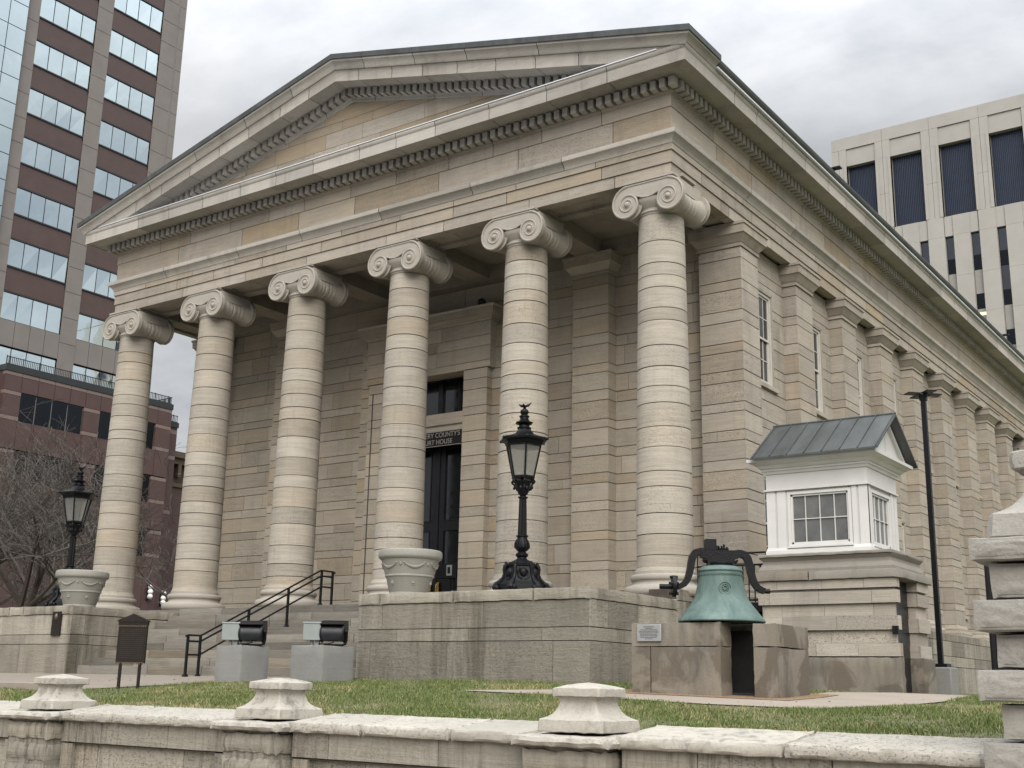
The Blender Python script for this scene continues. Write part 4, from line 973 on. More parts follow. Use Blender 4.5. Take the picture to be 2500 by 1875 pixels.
# ================================================================== FLOODLIGHTS ON CONCRETE BLOCKS
def conc_block(c,hx,hy,z0,z1,label,k):
    m=MB(); rough_box(m,(c[0]-hx,c[1]-hy,z0-.2),(c[0]+hx,c[1]+hy,z1),.08,.003,.02,0,(.5,.3,.2),k)
    return tag(m.build('concrete_block',M['conc'],None),label,'concrete block','concrete blocks carrying floodlights')
conc_block((-5.58,-5.55,0),.34,.34,-1.72,-1.10,'free standing concrete block before the steps, left of the two',1)
conc_block((-4.17,-4.98,0),.40,.40,-1.68,-1.085,'concrete block touching the cheek wall, right of the two',2)
def flood(loc,rz,label,first=None):
    if first is not None: return dup(first,loc,label,rz)
    T=thing('floodlight',label,'floodlight',loc,rz,'floodlights on concrete blocks')
    m=MB()   # trough housing along x, opening to +y (towards the building)
    prof=[(-.13,.10),(-.17,.20),(-.14,.31),(-.06,.40),(.16,.42),(.20,.30),(.10,.12),(0.,.075)]
    m.prism(prof,lambda a,b,e:(e,a,b),-.02,.36); m.build('housing',M['navy'],T,(0,0,0),smooth=45)
    m=MB()
    for x in (-.03,.37): m.prism([(-.16,.10),(-.19,.22),(-.16,.34),(-.07,.43),(.19,.45),(.235,.30),(.12,.09),(0,.055)],lambda a,b,e:(e,a,b),x-.012,x+.012)
    m.prism([(-.20,.375),(-.07,.435),(.20,.455),(.20,.44),(-.07,.42),(-.19,.36)],lambda a,b,e:(e,a,b),-.04,.38)
    m.build('hood',M['paintblack'],T,(0,0,0))
    m=MB()
    P=[(.405,-.02,.25),(.405,.0,.12),(.39,.0,.04),(.33,.0,.015),(-.0,.0,.015)]; m.tube(P,[.03,.028,.024,.02,.02],6); m.lathe([(.001,.0),(.05,.0),(.05,.02),(.001,.02)],12,(.39,-.02,.25),axis='x')
    m.tube([(.2,-.1,.1),(.22,-.18,.06),(.12,-.2,.03),(-.05,-.16,.03)],.01,6)
    m.build('bracket',M['paintblack'],T,(0,0,0))
    m=MB(); m.box((-.34,-.17,.09),(-.03,.06,.40)); m.box((-.35,-.18,.375),(-.02,.07,.405)); m.tube([(-.2,-.06,0),(-.2,-.06,.1)],.035,8); m.box((-.14,-.1,0),(-.06,-.0,.09)); bev(m.build('ballast_box',M['galv'],T,(0,0,0)),.008)
    return T
f1=flood((-5.56,-5.6,-1.10),R(33),'floodlight on the free standing concrete block, grey box at its left end')
flood((-4.12,-5.02,-1.085),R(30),'floodlight on the concrete block touching the cheek wall',f1)
# ================================================================== HISTORIC MARKER
T=thing('history_marker','bronze history marker on two posts with a gabled top, on the lawn edge','history marker',(-4.95,-8.45,-1.88),R(28)); T.scale=(.74,1,1)
k=.92; m=MB()
for q in (-1,1): m.box((q*.235-.025,-.02,-.1),(q*.235+.025,.02,.45))
for i_,q in enumerate((-1,1)):
    mm=MB(); mm.box((q*.215-.025,-.022,-.1),(q*.215+.025,.022,.42)); mm.build('post',M['bronze'],T,(0,0,0))
m=MB(); m.box((-.315,-.03,.40),(.315,.03,1.0)); m.box((-.325,-.035,.985),(.325,.035,1.035)); m.prism([(-.345,1.035),(.345,1.035),(.345,1.055),(0,1.16),(-.345,1.055)],lambda a,b,e:(a,e,b),-.045,.045)
m.build('marker_panel',M['bronze'],T,(0,0,0))
for z,n,h in ((.975,12,.018),(.41,10,.03)):
    m=MB(); m.box((-.31,-.033,z-.006),(.31,-.029,z+.004))
    for j in range(n): x=-.29+.58*j/(n-1); m.prism([(x-.014,z-h),(x+.014,z-h),(x+.008,z),(x-.008,z)],lambda a,b,e:(a,e,b),-.038,-.029)
    m.build('ornament',M['bronzel'],T,(0,0,0))
m=MB(); rl=random.Random(9)
for j in range(15):
    z=.92-j*.031; x=-.25
    while x<.25: ww=rl.uniform(.012,.05); m.box((x,-.032,z-.012),(min(x+ww,.26),-.0295,z)); x+=ww+.012
m.build('lettering',M['bronzet'],T,(0,0,0))
# plaque on the left cheek wall
T=thing('wall_plaque','tall dark bronze plaque fixed to the left cheek wall','plaque',(-13.6,-3.93,-.5))
m=MB(); m.box((-13.76,-3.945,-.78),(-13.43,-3.915,-.24)); m.build('plate',M['bronze'],T)
m=MB(); m.sphere((-13.6,-3.945,-.36),.05,10,6,sz=1.6); m.build('emblem',M['bronzel'],T)
# ================================================================== STREET WALL, PIERS, GATE PIER
WY=-12.0; rw=random.Random(21)
PX=[-5.61,-1.91,1.80,5.50]
def wall_section(x0,x1,label,k):
    T=thing('stone_wall',label,'wall',((x0+x1)/2,WY+.3,-3.35),0,'sections of the low street wall between the piers')
    m=MB(); ww=x1-x0
    ashlar(m,(x0,WY),(1,0),(0,-1),ww,[(-2.44,-2.19)],rw,(),(.9,1.5),ch=.006,cv=.005,dep=.014,e=.004,warm=.6)
    ashlar(m,(x0,WY+.012),(1,0),(0,-1),.20,[(-3.4,-2.45)],rw,(),(.9,1.5),ch=.004,e=.001); ashlar(m,(x1-.20,WY+.012),(1,0),(0,-1),.20,[(-3.4,-2.45)],rw,(),(.9,1.5),ch=.004,e=.001)
    ashlar(m,(x0+.2,WY+.07),(1,0),(0,-1),ww-.4,[(-2.86,-2.45),(-3.4,-2.86)],rw,(),(.9,1.7),ch=.005,e=.004,tk=.95)
    m.box((x0+.2,WY+.02,-2.452),(x1-.2,WY+.09,-2.44),1); m.box((x0,WY+.09,-3.4),(x1,WY+.55,-2.17),1)
    for a,b in ((x0,x0+.2),(x1-.2,x1)): m.box((a,WY+.03,-3.4),(b,WY+.1,-2.45),0,(.4,.2,.8))
    m.build('wall',[M['wallst'],M['mort']],T)
    m=MB(); x=x0-.02; q=0
    while x<x1:
        w=rw.uniform(.95,1.5); 
        if x1+.02-x-w<.5: w=x1+.02-x
        rough_box(m,(x+.004,WY-.075,-2.205),(x+w-.004,WY+.60,-2.02),.045,.006,.02,0,(rw.random(),rw.random()*.5,rw.random()),k*9+q,.085); x+=w; q+=1
    m.build('coping',M['cope'],T)
wall_section(PX[0]+.46,PX[1]-.46,'low stone wall section at the far left edge, left of the first pier',1)
wall_section(PX[1]+.46,PX[2]-.46,'low stone wall section between the left pier and the middle pier',2)
wall_section(PX[2]+.46,PX[3]-.46,'low stone wall section between the middle pier and the right pier',3)
wall_section(PX[3]+.46,8.86,'low stone wall section running from the right pier to the tall gate pier',4)
def pier_cap(m,c,z,s,k,mi=0):
    """square plinth, concave neck and low pyramid slab, worn; s = scale (1 = .64 m plinth)"""
    def rowz(w,zz,j):
        n=7; P=[]
        ch=w*.07
        base=[(-w+ch,-w),(w-ch,-w),(w,-w+ch),(w,w-ch),(w-ch,w),(-w+ch,w),(-w,w-ch),(-w,-w+ch)]
        for a,b in zip(base,base[1:]+base[:1]):
            nn=8 if abs(a[0]-b[0])+abs(a[1]-b[1])>w else 2
            for q in range(nn):
                f=q/nn; x=c[0]+a[0]+(b[0]-a[0])*f; y=c[1]+a[1]+(b[1]-a[1])*f
                v=noise.noise_vector(Vector((x*9+k,y*9,zz*9)))*.006*s+noise.noise_vector(Vector((x*25+k,y*25,zz*25)))*.004*s; P.append((x+v.x,y+v.y,zz+v.z))
        return P
    def rows(prof,t): 
        ids=m.grid([rowz(w*s,z+h*s,j) for j,(w,h) in enumerate(prof)],mi,t,True)
        m.face(ids[0][::-1],mi,t); m.face(ids[-1],mi,t)
    t=(.6,.2,.5)
    rows([(.318,0),(.322,.006),(.320,.05),(.314,.095),(.306,.101),(.265,.118),(.232,.142),(.207,.175),(.19,.21),(.181,.24),(.182,.258),(.19,.272),(.205,.283),(.15,.286)],t)
    rows([(.15,.284),(.222,.285),(.231,.289),(.234,.32),(.231,.352),(.224,.358),(.15,.378),(.07,.394),(.01,.40)],t)
def pier(x,label,k):
    T=thing('stone_pier',label,'pier',(x,WY+.3,-3.35),0,'stone piers of the low street wall')
    y0,y1=WY-.16,WY+.60; m=MB()
    z=-2.205
    for j in range(5):
        h=.235; w=.40 if j else .415
        rough_box(m,(x-w,y0+(.0 if j else -.01),z-h+.012),(x+w,y1,z-.012),.06,.007,.03,0,(rw.random(),rw.random()*.6,rw.random()),k*7+j); z-=h
    m.box((x-.375,y0+.03,-3.4),(x+.375,y1,-2.2),0,(.1,.3,.5))
    m.build('shaft',[M['wallst'],M['mort']],T)
    m=MB(); rough_box(m,(x-.485,WY-.255,-2.205),(x+.485,WY+.69,-2.085),.045,.007,.025,0,(.6,.2,.6),k+40,.035); m.build('coping',M['cope'],T)
    m=MB(); pier_cap(m,(x,WY+.24),-2.09,1.,k); m.build('cap',M['cope'],T,smooth=28)
pier(PX[1],'low stone pier with a worn flared cap standing before the history marker',1)
pier(PX[2],'low stone pier with a flared cap standing before the floodlight blocks',2)
pier(PX[3],'low stone pier with a flared cap, the one nearest the bell pedestal',3)
T=thing('gate_pier','tall rusticated stone gate pier with a flared cap at the right edge','gate pier',(9.48,-11.52,-3.35))
gx,gy=9.48,-11.52; m=MB()
levs=[(-.84,-.675,.67),(-1.092,-.845,.565),(-1.315,-1.097,.67),(-1.555,-1.32,.56),(-1.775,-1.56,.67),(-2.02,-1.78,.56),(-2.26,-2.03,.67),(-2.5,-2.265,.56),(-2.73,-2.505,.67),(-3.0,-2.735,.56),(-3.4,-3.0,.67)]
for j,(z0,z1,w) in enumerate(levs):
    tt=(rw.random(),rw.random()*.4,rw.random()*.6)
    rough_box(m,(gx-w,gy-w,z0+.004),(gx+w,gy+w,z1-.004),.05,.004,.012,0,tt,j+60)
    # drafted margin: proud, rock faced field
    for U,N,O in (((1,0),(0,-1),(gx-w,gy-w)),((0,-1),(-1,0),(gx-w,gy+w))):
        n=46; q=10; rows=[]
        for b in range(q+1):
            row=[]
            for a in range(n+1):
                u=.05+(2*w-.1)*a/n; zz=z0+.03+(z1-z0-.06)*b/q
                e=min(min(a,n-a)/2,min(b,q-b)/1.5,1.); d=-.002+e*(.009+.010*noise.noise(Vector((u*9+j*3,zz*26,N[0]*5)))+.004*noise.noise(Vector((u*40,zz*60,j))))
                row.append((O[0]+U[0]*u+N[0]*d,O[1]+U[1]*u+N[1]*d,zz))
            rows.append(row)
        m.grid(rows,0,tt)
m.build('shaft',M['gate'],T,smooth=50)
m=MB(); pier_cap(m,(gx,gy),-.675,1.78*.5/.5*.98,9); m.build('cap',M['gate'],T,smooth=28)
# ================================================================== RED GRANITE OFFICE BLOCK AND TOWER
def rect(m,x,y0,y1,z0,z1,d=.2,mi=0): m.box((x-d,y0,z0),(x,y1,z1),mi)
T=thing('office_tower','tall brown granite office tower with mirrored ribbon windows on the left','office tower',(-78,24,-1.7))
TX=-64.; m=MB()
m.box((-92,-6,-1.7),(TX-.5,36.4,70)); 
for y0,y1 in ((22.3,23.39),(28.16,29.51),(34.19,35.62),(35.80,36.4)): 
    z=18.
    while z<66: rect(m,TX,y0,y1,z+.02,z+1.93,.6); z+=1.95
m.box((TX-.6,35.60,18),(TX-.05,35.82,68)); rect(m,TX-.03,35.62,36.4,-1.7,66,.5)
for y0,y1 in ((22.3,23.39),(28.16,29.51),(34.19,35.62)): rect(m,TX-.03,y0,y1,-1.7,68,.5)
for y0,y1 in ((23.39,28.16),(29.51,34.19)):
    n=4
    for k in range(n): rect(m,TX-.02,y0+(y1-y0)*k/n+.02,y0+(y1-y0)*(k+1)/n-.02,20.65,22.47,.5)
m.build('granite_wall',M['greyg'],T,smooth=0)
m=MB()
for y0,y1 in ((23.39,28.16),(29.51,34.19)):
    for k in range(12):
        zt=24.45+3.905*k
        rect(m,TX-.05,y0,y1,zt+.12,zt+1.50,.5); rect(m,TX-.10,y0,y1,zt+1.5,zt+1.83,.5); rect(m,TX-.02,y0,y1,zt+.0,zt+.10,.5,1); rect(m,TX-.02,y0,y1,zt+1.84,zt+1.95,.5,1)
m.build('spandrel',[M['redg2'],M['dkmetal']],T,smooth=0)
TILT=random.Random(77)
def ribbon(parent,x,y0,y1,z0,z1,n,mats,name='window'):
    m=MB()
    for k in range(n):
        a,b=y0+(y1-y0)*k/n+.035,y0+(y1-y0)*(k+1)/n-.035; j=lambda: x-.012+TILT.uniform(-.011,.011)
        m.poly([(j(),a,z0+.03),(j(),b,z0+.03),(j(),b,z1-.03),(j(),a,z1-.03)],0)
    m.box((x-.1,y0,z0),(x-.03,y1,z1),1)
    return m.build(name,mats,parent,smooth=0)
for y0,y1 in ((23.39,28.16),(29.51,34.19)):
    for k in range(-1,8):
        zt=24.45+3.905*k
        ribbon(T,TX-.10,y0,y1,zt-1.95 if k>=0 else 18.,zt,4,[M['mirror'],M['dkmetal']])
m=MB(); m2=MB()
y=22.3
for j in range(14):
    for k in range(-3,16):
        z0=24.45+3.905*k; 
        for q in (0,1.95): m.box((TX-.05,y-1.42*(j+1)+.03,z0-1.95+q+.03),(TX+.30,y-1.42*j-.03,z0+q-.03))
m2.box((TX-.4,2,-1.7),(TX+.24,22.29,68))
cw=m.build('curtain_wall',M['mirror'],T,smooth=0); m2.build('mullions',M['dkmetal'],cw,smooth=0)
T=thing('granite_office_block','low red granite office block with banded walls and dark windows, left of the columns','office block',(-70,20,-1.7))
LX=-58.; m=MB()
m.box((-63.6,20.73,-1.7),(LX-.35,33.98,17.3)); m.box((-63.6,8,-1.7),(LX-1.6,20.7,17.2)); m.box((-75,33.9,-1.7),(LX-1.3,35.6,16.4))
def bandrow(z0,z1,segs,mi,d=.0,cut=1.17):
    for a,b in segs:
        n=max(1,round((b-a)/cut))
        for k in range(n): m.box((LX-.4,a+(b-a)*k/n+.015,z0+.012),(LX+d,a+(b-a)*(k+1)/n-.015,z1-.012),mi)
allw=[(20.73,33.98)]; solid=[(20.73,21.98),(26.69,27.97),(32.65,33.98)]
bandrow(17.06,17.31,allw,1); bandrow(16.06,17.06,allw,0)
for lv in range(3):
    o=-3.77*lv
    bandrow(15.80+o,16.06+o,solid,1); bandrow(14.45+o,15.80+o,solid,0); bandrow(14.18+o,14.45+o,solid,1)
    zb=(12.35+o) if lv<2 else 2.
    bandrow(zb,14.18+o,allw,0)
    bandrow(zb,zb+.0,[],0)
bandrow(-1.7,2.,allw,0); bandrow(2.0,2.3,allw,1,.02)
for q in range(12): m.box((LX-1.7,20.7-1.15*(q+1)+.02,-1.6),(LX-1.28,20.7-1.15*q-.02,17.0),0)
for q in range(2): 
    for z0,z1,mi in ((2,6,0),(6,6.3,1),(6.3,10,0),(10,10.3,1),(10.3,14,0),(14,14.3,1),(14.3,15.9,0),(15.9,16.2,1)): m.box((LX-1.7,33.99+.8*q,z0+.01),(LX-1.25,33.99+.8*q+.78,z1-.01),mi)
m.build('granite_wall',[M['redg'],M['pinkg']],T,smooth=0)
m=MB(); m.box((-63.6,20.68,17.32),(LX+.05,34.02,17.72)); m.box((-63.6,7.9,17.2),(LX-1.2,20.66,17.6)); m.box((-75,33.9,16.42),(LX-1.2,35.65,16.8)); m.build('parapet',M['dkmetal'],T)
m=MB()
def prail(y0,y1,x,z):
    for zz in (.06,.52): m.box((x-.03,y0,z+zz-.02),(x+.03,y1,z+zz+.02))
    y=y0; k=0
    while y<=y1: m.box((x-.02,y-(.03 if k%9==0 else .012),z),(x+.02,y+(.03 if k%9==0 else .012),z+(.58 if k%9==0 else .52))); y+=.13; k+=1
prail(20.75,33.95,LX-.1,17.72); prail(34.0,35.6,LX-1.35,16.8); prail(8,20.5,LX-1.35,17.6)
for zz in (.06,.52): m.box((LX-4,33.87,17.72+zz-.02),(LX-.1,33.93,17.72+zz+.02))
y=LX-4
while y<LX-.1: m.box((y-.012,33.88,17.72),(y+.012,33.92,18.24)); y+=.13
m.build('roof_railing',M['dkmetal'],T)
for lv in range(3):
    o=-3.77*lv
    for y0,y1 in ((21.98,26.69),(27.97,32.65)):
        z0=14.18+o if lv<1 else (14.18+o-.0); ribbon(T,LX-.12,y0,y1,z0-(0 if lv==0 else .25),16.06+o,4,[M['dglass'],M['galvd']])
# ornate far building with a corbelled cornice and quoins
T=thing('corner_building','narrow old building sliver with a bracketed cornice and pale quoins, behind the left columns','building',(-66,38,-1.7))
m=MB(); m.box((-72,36.05,-1.7),(-62.,46,14.6)); m.build('brick_wall',M['redg'],T)
m=MB()
for k in range(26): m.box((-62.02,36.0+(.0 if k%2 else 0),-1.6+.6*k+.02),(-61.93,36.55+(.25 if k%2 else 0),-1.6+.6*k+.58)); m.box((-62.6-(.2 if k%2 else 0),35.98,-1.6+.6*k+.02),(-61.95,36.1,-1.6+.6*k+.58))
m.build('quoins',M['pinkg'],T)
m=MB(); m.box((-73,35.5,14.75),(-61.3,46,15.2)); m.box((-73,35.7,14.3),(-61.6,46,14.75))
for k in range(10): m.box((-61.95,36.05+.9*k,13.3),(-61.55,36.35+.9*k,14.3)); m.sphere((-61.7,36.2+.9*k,13.5),.2,10,6)
for k in range(4): m.box((-62.4-.9*k,35.65,13.3),(-62.1-.9*k,36.05,14.3))
m.box((-73,35.95,12.6),(-61.85,46,12.9)); m.build('cornice',M['bronzel'],T)
m=MB(); m.tube([(-61.8,35.9,-1.6),(-61.8,35.9,13.2)],.13,10); m.build('drainpipe',M['galv'],T)
for p,lab in (((-57.9,33.25,4.25),'white triple globe wall lantern on the red granite block, left of the pair'),((-57.9,34.4,3.9),'white triple globe wall lantern on the red granite block, right of the pair')):
    T=thing('wall_lantern',lab,'lantern',p,0,'white globe wall lanterns'); m=MB()
    for k in range(3): m.sphere((.25,0,.32*k-.32),.19,12,8)
    m.build('globe',M['globe'],T,(0,0,0)); m=MB(); m.box((-.1,-.06,-.6),(.08,.06,.5)); m.build('bracket',M['paintblack'],T,(0,0,0))
# overhead cable
m=MB(); P=[]
for k in range(13):
    f=k/12; P.append((-63.9+34*f,36.3-10*f,26.4-1.7*f-1.0*math.sin(PI*f)))
m.tube(P,.022,5); tag(m.build('cable',M['dkmetal']),'thin overhead cable crossing the sky between the two leftmost columns','cable')
# ================================================================== PRECAST OFFICE BUILDING (RIGHT)
T=thing('concrete_office_building','pale concrete office building with big navy louvres and slit windows, upper right','office building',(-6,92,-1.7))
RY=85.; XL_,XR_=-26.34,14.6; m=MB()
m.box((XL_+.05,RY+1.3,-1.7),(XR_,RY+22,50.9))
def pb_(x0,x1,z0,z1,d=0.,y1=1.35): m.box((x0,RY-d,z0),(x1,RY+y1,z1))
LO=[(-24.91+4.42*k,-22.1+4.42*k) for k in range(0,8)]
LO=[(-24.91,-22.1),(-20.67,-17.72),(-16.17,-13.23),(-11.7,-8.78),(-7.2,-4.28),(-2.7,.22),(1.8,4.72),(6.3,9.22)]
# parapet panels
e=XL_
for x1 in [(LO[k][1]+LO[k+1][0])/2 for k in range(7)]+[XR_]: pb_(e+.01,x1-.01,49.72,50.96); e=x1
edges=[XL_]+[v for p in LO for v in p]+[XR_]
for a,b in zip(edges[0::2],edges[1::2]):
    c=(a+b)/2
    for z0,z1 in ((47.97,49.70),(44.3,47.96),(40.78,44.28)):
        if b-a>1.: pb_(a,c-.015,z0,z1); pb_(c+.015,b,z0,z1)
        else: pb_(a,b,z0,z1)
for a,b in LO: pb_(a,b,47.97,49.70,-.12); pb_(a,b,38.87,40.78,-.06)
SL=[-20.72+2.256*k for k in range(15)]+[-22.98,-25.2]; SL.sort()
e=XL_; cols=[]
for s in SL: cols.append((e,s)); e=s+.80
cols.append((e,XR_))
for a,b in cols:
    z=40.76
    for h in (1.9,3.9,3.65,3.65,3.65,3.65,3.65,3.65,3.65,3.65,3.65): pb_(a,b,z-h+.006,z-.006,.05 if (b-a)>1 else 0); z-=h
    pb_(a+.01,b-.01,2,40.7,-.05)
for a,b in LO:   # splayed jambs
    for x,q in ((a,-1),(b,1)):
        m.prism([(x,RY-.06),(x+q*.28,RY-.06),(x,RY+.45)],lambda u,v,e:(u,v,e),40.8,47.95)
m.build('concrete_wall',M['precast'],T,smooth=0)
for k,(a,b) in enumerate(LO):
    m=MB(); m.box((a,RY+.75,40.78),(b,RY+.85,47.97)); n=18
    for j in range(n): x=a+(b-a)*(j+.5)/n; m.box((x-.03,RY+.62,40.8),(x+.03,RY+.76,47.95))
    m.build('louver',M['louver'],T,smooth=0)
for k,s in enumerate(SL):
    m=MB(); z=38.87; j=0
    while z>6:
        for h,mi in ((2.17,0),(1.38,2)) if j==0 else ((2.27,1 if (k*3+j*5)%4<2 else 0),(1.38,2)):
            m.box((s+.03,RY+.36,z-h+.03),(s+.77,RY+.40,z-.03),mi); z-=h
        j+=1
    m.box((s,RY+.38,5),(s+.8,RY+.9,38.87),3)
    w=m.build('window',[M['oglass'],M['blind'],M['dglass'],M['paintblack']],T,smooth=0)
    if k==5:
        m=MB(); m.box((s+.05,RY+.30,31.05),(s+.75,RY+.34,31.3)); m.box((s+.42,RY+.30,30.15),(s+.77,RY+.34,30.4)); m.build('ceiling_lamp',M['lamp'],w)
# small fixtures on the court house eaves
for y,lab in ((6.9,'small dark floodlight on the court house eaves, nearer and higher one'),(24.2,'small dark floodlight on the court house eaves, farther one by the right edge')):
    T=thing('eave_light',lab,'floodlight',(1.3,y,11.15),0,'small floodlights on the eaves'); m=MB(); m.tube([(0,0,-.06),(0,0,.10)],.014,6); m.obox((.07,0,0),(1,0,0),(0,1,0),.11,.09,.09,.125); m.build('lamp_head',M['paintblack'],T,(0,0,0)); 
# ================================================================== BARE TREES
def tree(loc,h,seed,label,spread=1.,lean=(0,0),n0=3,low=.2,th=1.):
    r=random.Random(seed); T=thing('bare_tree',label,'tree',loc,0,'bare winter trees beyond the court house'); tk=MB(); tw=MB()
    def limb(p,d,L,rad,depth):
        n=5 if depth<2 else 4; pts=[p]; rads=[rad]; q=Vector(p); dd=Vector(d)
        for k in range(n):
            dd=(dd+Vector((r.gauss(0,.17),r.gauss(0,.17),r.gauss(.02,.12)))*(1 if depth else .35)).normalized(); q=q+dd*(L/n); pts.append(q.copy()); rads.append(max(rad*(1-.55*(k+1)/n),.0085))
        (tk if depth<2 else tw).tube(pts,rads,8 if depth==0 else (5 if depth<3 else 3),caps=False)
        if depth>=5 or L<.28: return
        nb=(5,5,4,3,3)[depth]
        for k in range(nb):
            f=r.uniform(low if depth==0 else .3,1.); i=min(int(f*n),n-1); b=pts[i].lerp(pts[i+1],f*n-i)
            a=r.uniform(0,2*PI); side=Vector((math.cos(a),math.sin(a),r.uniform(-.05,.75)))
            nd=(dd*.55+side*spread).normalized(); limb(b,nd,L*r.uniform(.5,.78),rads[i]*r.uniform(.45,.65),depth+1)
    limb(Vector((0,0,0)),Vector((lean[0],lean[1],1)).normalized(),h*.45,.19*th,0)
    for k in range(n0): 
        a=2*PI*k/n0+r.uniform(-.4,.4); limb(Vector((lean[0],lean[1],1)).normalized()*h*(.16+.05*k),Vector((math.cos(a)*.75,math.sin(a)*.75,.8)).normalized(),h*.42,.12*th,1)
    tk.build('trunk',M['bark'],T,(0,0,0),smooth=60); tw.build('crown',M['barkl'],T,(0,0,0),smooth=0)
    return T
tree((-27.5,4.0,-1.7),9.5,3,'bare tree behind the farther lamp post, with a forked dark trunk',1.,(.05,0),3)
tree((-33.5,4.0,-1.7),12.5,8,'bare tree at the left edge, its twigs reaching over the red granite block',1.,(.1,.1),4)
tree((-31.,15.5,-1.7),8.6,14,'small bare tree seen between the two leftmost columns',.9,(-.05,-.1),3,th=.8)
tree((-38.0,13.0,-1.7),12.,23,'bare tree in front of the dark windows of the red granite block',1.,(0,.05),4)
def shrub(loc,seed,label,w=1.3):
    r=random.Random(seed); m=MB()
    for k in range(70):
        a=r.uniform(0,2*PI); p=Vector((r.gauss(0,.35)*w,r.gauss(0,.35)*w,0)); d=Vector((math.cos(a)*.6,math.sin(a)*.6,1)).normalized(); P=[p]
        for j in range(4): d=(d+Vector((r.gauss(0,.25),r.gauss(0,.25),r.gauss(0,.15)))).normalized(); p=p+d*r.uniform(.3,.5); P.append(p.copy())
        m.tube(P,[.02,.016,.012,.009,.005],4,caps=False)
        for j in range(3):
            b=P[r.randint(1,3)]; d2=(d+Vector((r.gauss(0,.7),r.gauss(0,.7),r.gauss(0,.5)))).normalized(); m.tube([b,b+d2*r.uniform(.3,.7)],[.01,.004],3,caps=False)
    T=m.build('bare_shrub',M['barkl'],None,loc,smooth=0); tag(T,label,'shrub','bare shrubs along the left cheek wall')
shrub((-23.6,1.6,-1.65),1,'bare twiggy shrub low at the left, nearest the left cheek wall'); shrub((-25.8,2.6,-1.65),2,'bare twiggy shrub behind the farther lamp post base'); shrub((-28.5,3.2,-1.65),3,'bare twiggy shrub at the left edge, farthest from the lamp post')
T=thing('iron_gate','dark solid iron gate leaf on the lawn, glimpsed behind the tall gate pier','gate',(6.7,-1.4,-1.72)); m=MB()
gu=Vector((.7,.71,0)).normalized(); g0=Vector((6.36,-1.75,0)); gv=Vector((-gu.y,gu.x,0))
m.obox(tuple(g0+gu*.03),gu,gv,.03,.03,-1.8,(.38))
for z in (-1.5,-.6,(.38)-.08): m.obox(tuple(g0+gu*.45),gu,gv,.42,.015,z-.03,z+.03)
for k in range(9): m.obox(tuple(g0+gu*(.09+.09*k)),gu,gv,.012,.012,-1.75,(.38)-.02)
m.obox(tuple(g0+gu*.45),gu,gv,.42,.004,-1.7,.33)
m.build('gate_leaf',M['paintblack'],T)
T=thing('iron_fence','low black iron fence behind the left cheek wall under the shrubs','fence',(-25,6,-1.7)); m=MB()
for z in (.0,1.05): m.box((-36,5.98,-1.6+z),(-18.,6.02,-1.55+z))
x=-36
while x<-18: m.box((x-.012,5.99,-1.7),(x+.012,6.01,-.35)); x+=.13
m.build('rails',M['paintblack'],T)
# ================================================================== GROUND
def ticks(a,b,s): return list(np.arange(a,b+1e-6,s))
m=MB(); xs=[-320,-200,-120,-80,-50,-30]+ticks(-20,12,1.)+[20,40,80,160,320]
ys=[-11.55,-11.5,-10.5,-9.5,-9,-8.5,-8,-7.5,-7,-6.5,-6,-5.5,-5,-4.5,-3.9,-3,-2,-1,0,2,5,10,20,40,80,150,320]
m.grid([[(x,y,gz(x,y)) for x in xs] for y in ys]); setting(m.build('ground',M['lawn'],None))
m=MB(); m.poly([(-320,-16.5,-3.36),(320,-16.5,-3.36),(320,-11.6,-3.36),(-320,-11.6,-3.36)]); setting(m.build('pavement',M['conct'],None))
m=MB(); m.poly([(-320,-320,-3.5),(320,-320,-3.5),(320,-16.5,-3.5),(-320,-16.5,-3.5)]); setting(m.build('street',M['asphalt'],None))
m=MB(); m.box((-320,-16.65,-3.6),(320,-16.501,-3.355)); setting(m.build('kerb',M['conc'],None))
def patch(name,poly,off,mat,step=.5):
    bm=bmesh.new(); bm.faces.new([bm.verts.new((x,y,0)) for x,y in poly])
    xs_=[p[0] for p in poly]; ys_=[p[1] for p in poly]
    for ax,(lo,hi) in ((1,(min(ys_),max(ys_))),(0,(max(min(xs_),-1),min(max(xs_),7)))):
        v=lo+step
        while v<hi:
            nrm=(0,1,0) if ax else (1,0,0); co=(0,v,0) if ax else (v,0,0)
            bmesh.ops.bisect_plane(bm,geom=bm.verts[:]+bm.edges[:]+bm.faces[:],plane_co=co,plane_no=nrm); v+=step
    for v in bm.verts: v.co.z=gz(v.co.x,v.co.y)+off
    me=D.meshes.new(name); bm.to_mesh(me); bm.free(); me.materials.append(mat); ca=me.attributes.new('tint','FLOAT_COLOR','CORNER'); ca.data.foreach_set('color',[.5,.3,.2,1.]*len(me.loops))
    return link(name,me)
PLZ=[(-60,-3.0),(-4.3,-3.0),(-4.3,-4.6),(-5.3,-5.9),(-5.2,-7.6),(-5.35,-8.9),(-7.2,-8.9),(-7.2,-9.3),(-60,-9.3)]
setting(patch('plaza',PLZ,.012,M['plaza']))
PTH=[(.6,-7.12),(2.12,-7.12),(3.06,-7.2),(4.4,-7.38),(5.75,-7.32),(6.3,-6.2),(6.5,-4.9),(6.6,-1.0),(4.62,-1.0),(4.62,-4.3),(4.75,-4.45),(4.75,-5.9),(1.3,-5.9),(.6,-7.05)]
setting(patch('path',PTH,.014,M['conct']))
setting(patch('street',[(-57,7),(-40,7),(-40,120),(-57,120)],.006,M['asphalt'],5))
mu=patch('wood_chips',[(1.9,-6.05),(4.95,-6.12),(4.98,-4.4),(2.2,-4.3)],.020,M['mulch']); setting(mu,'stuff')
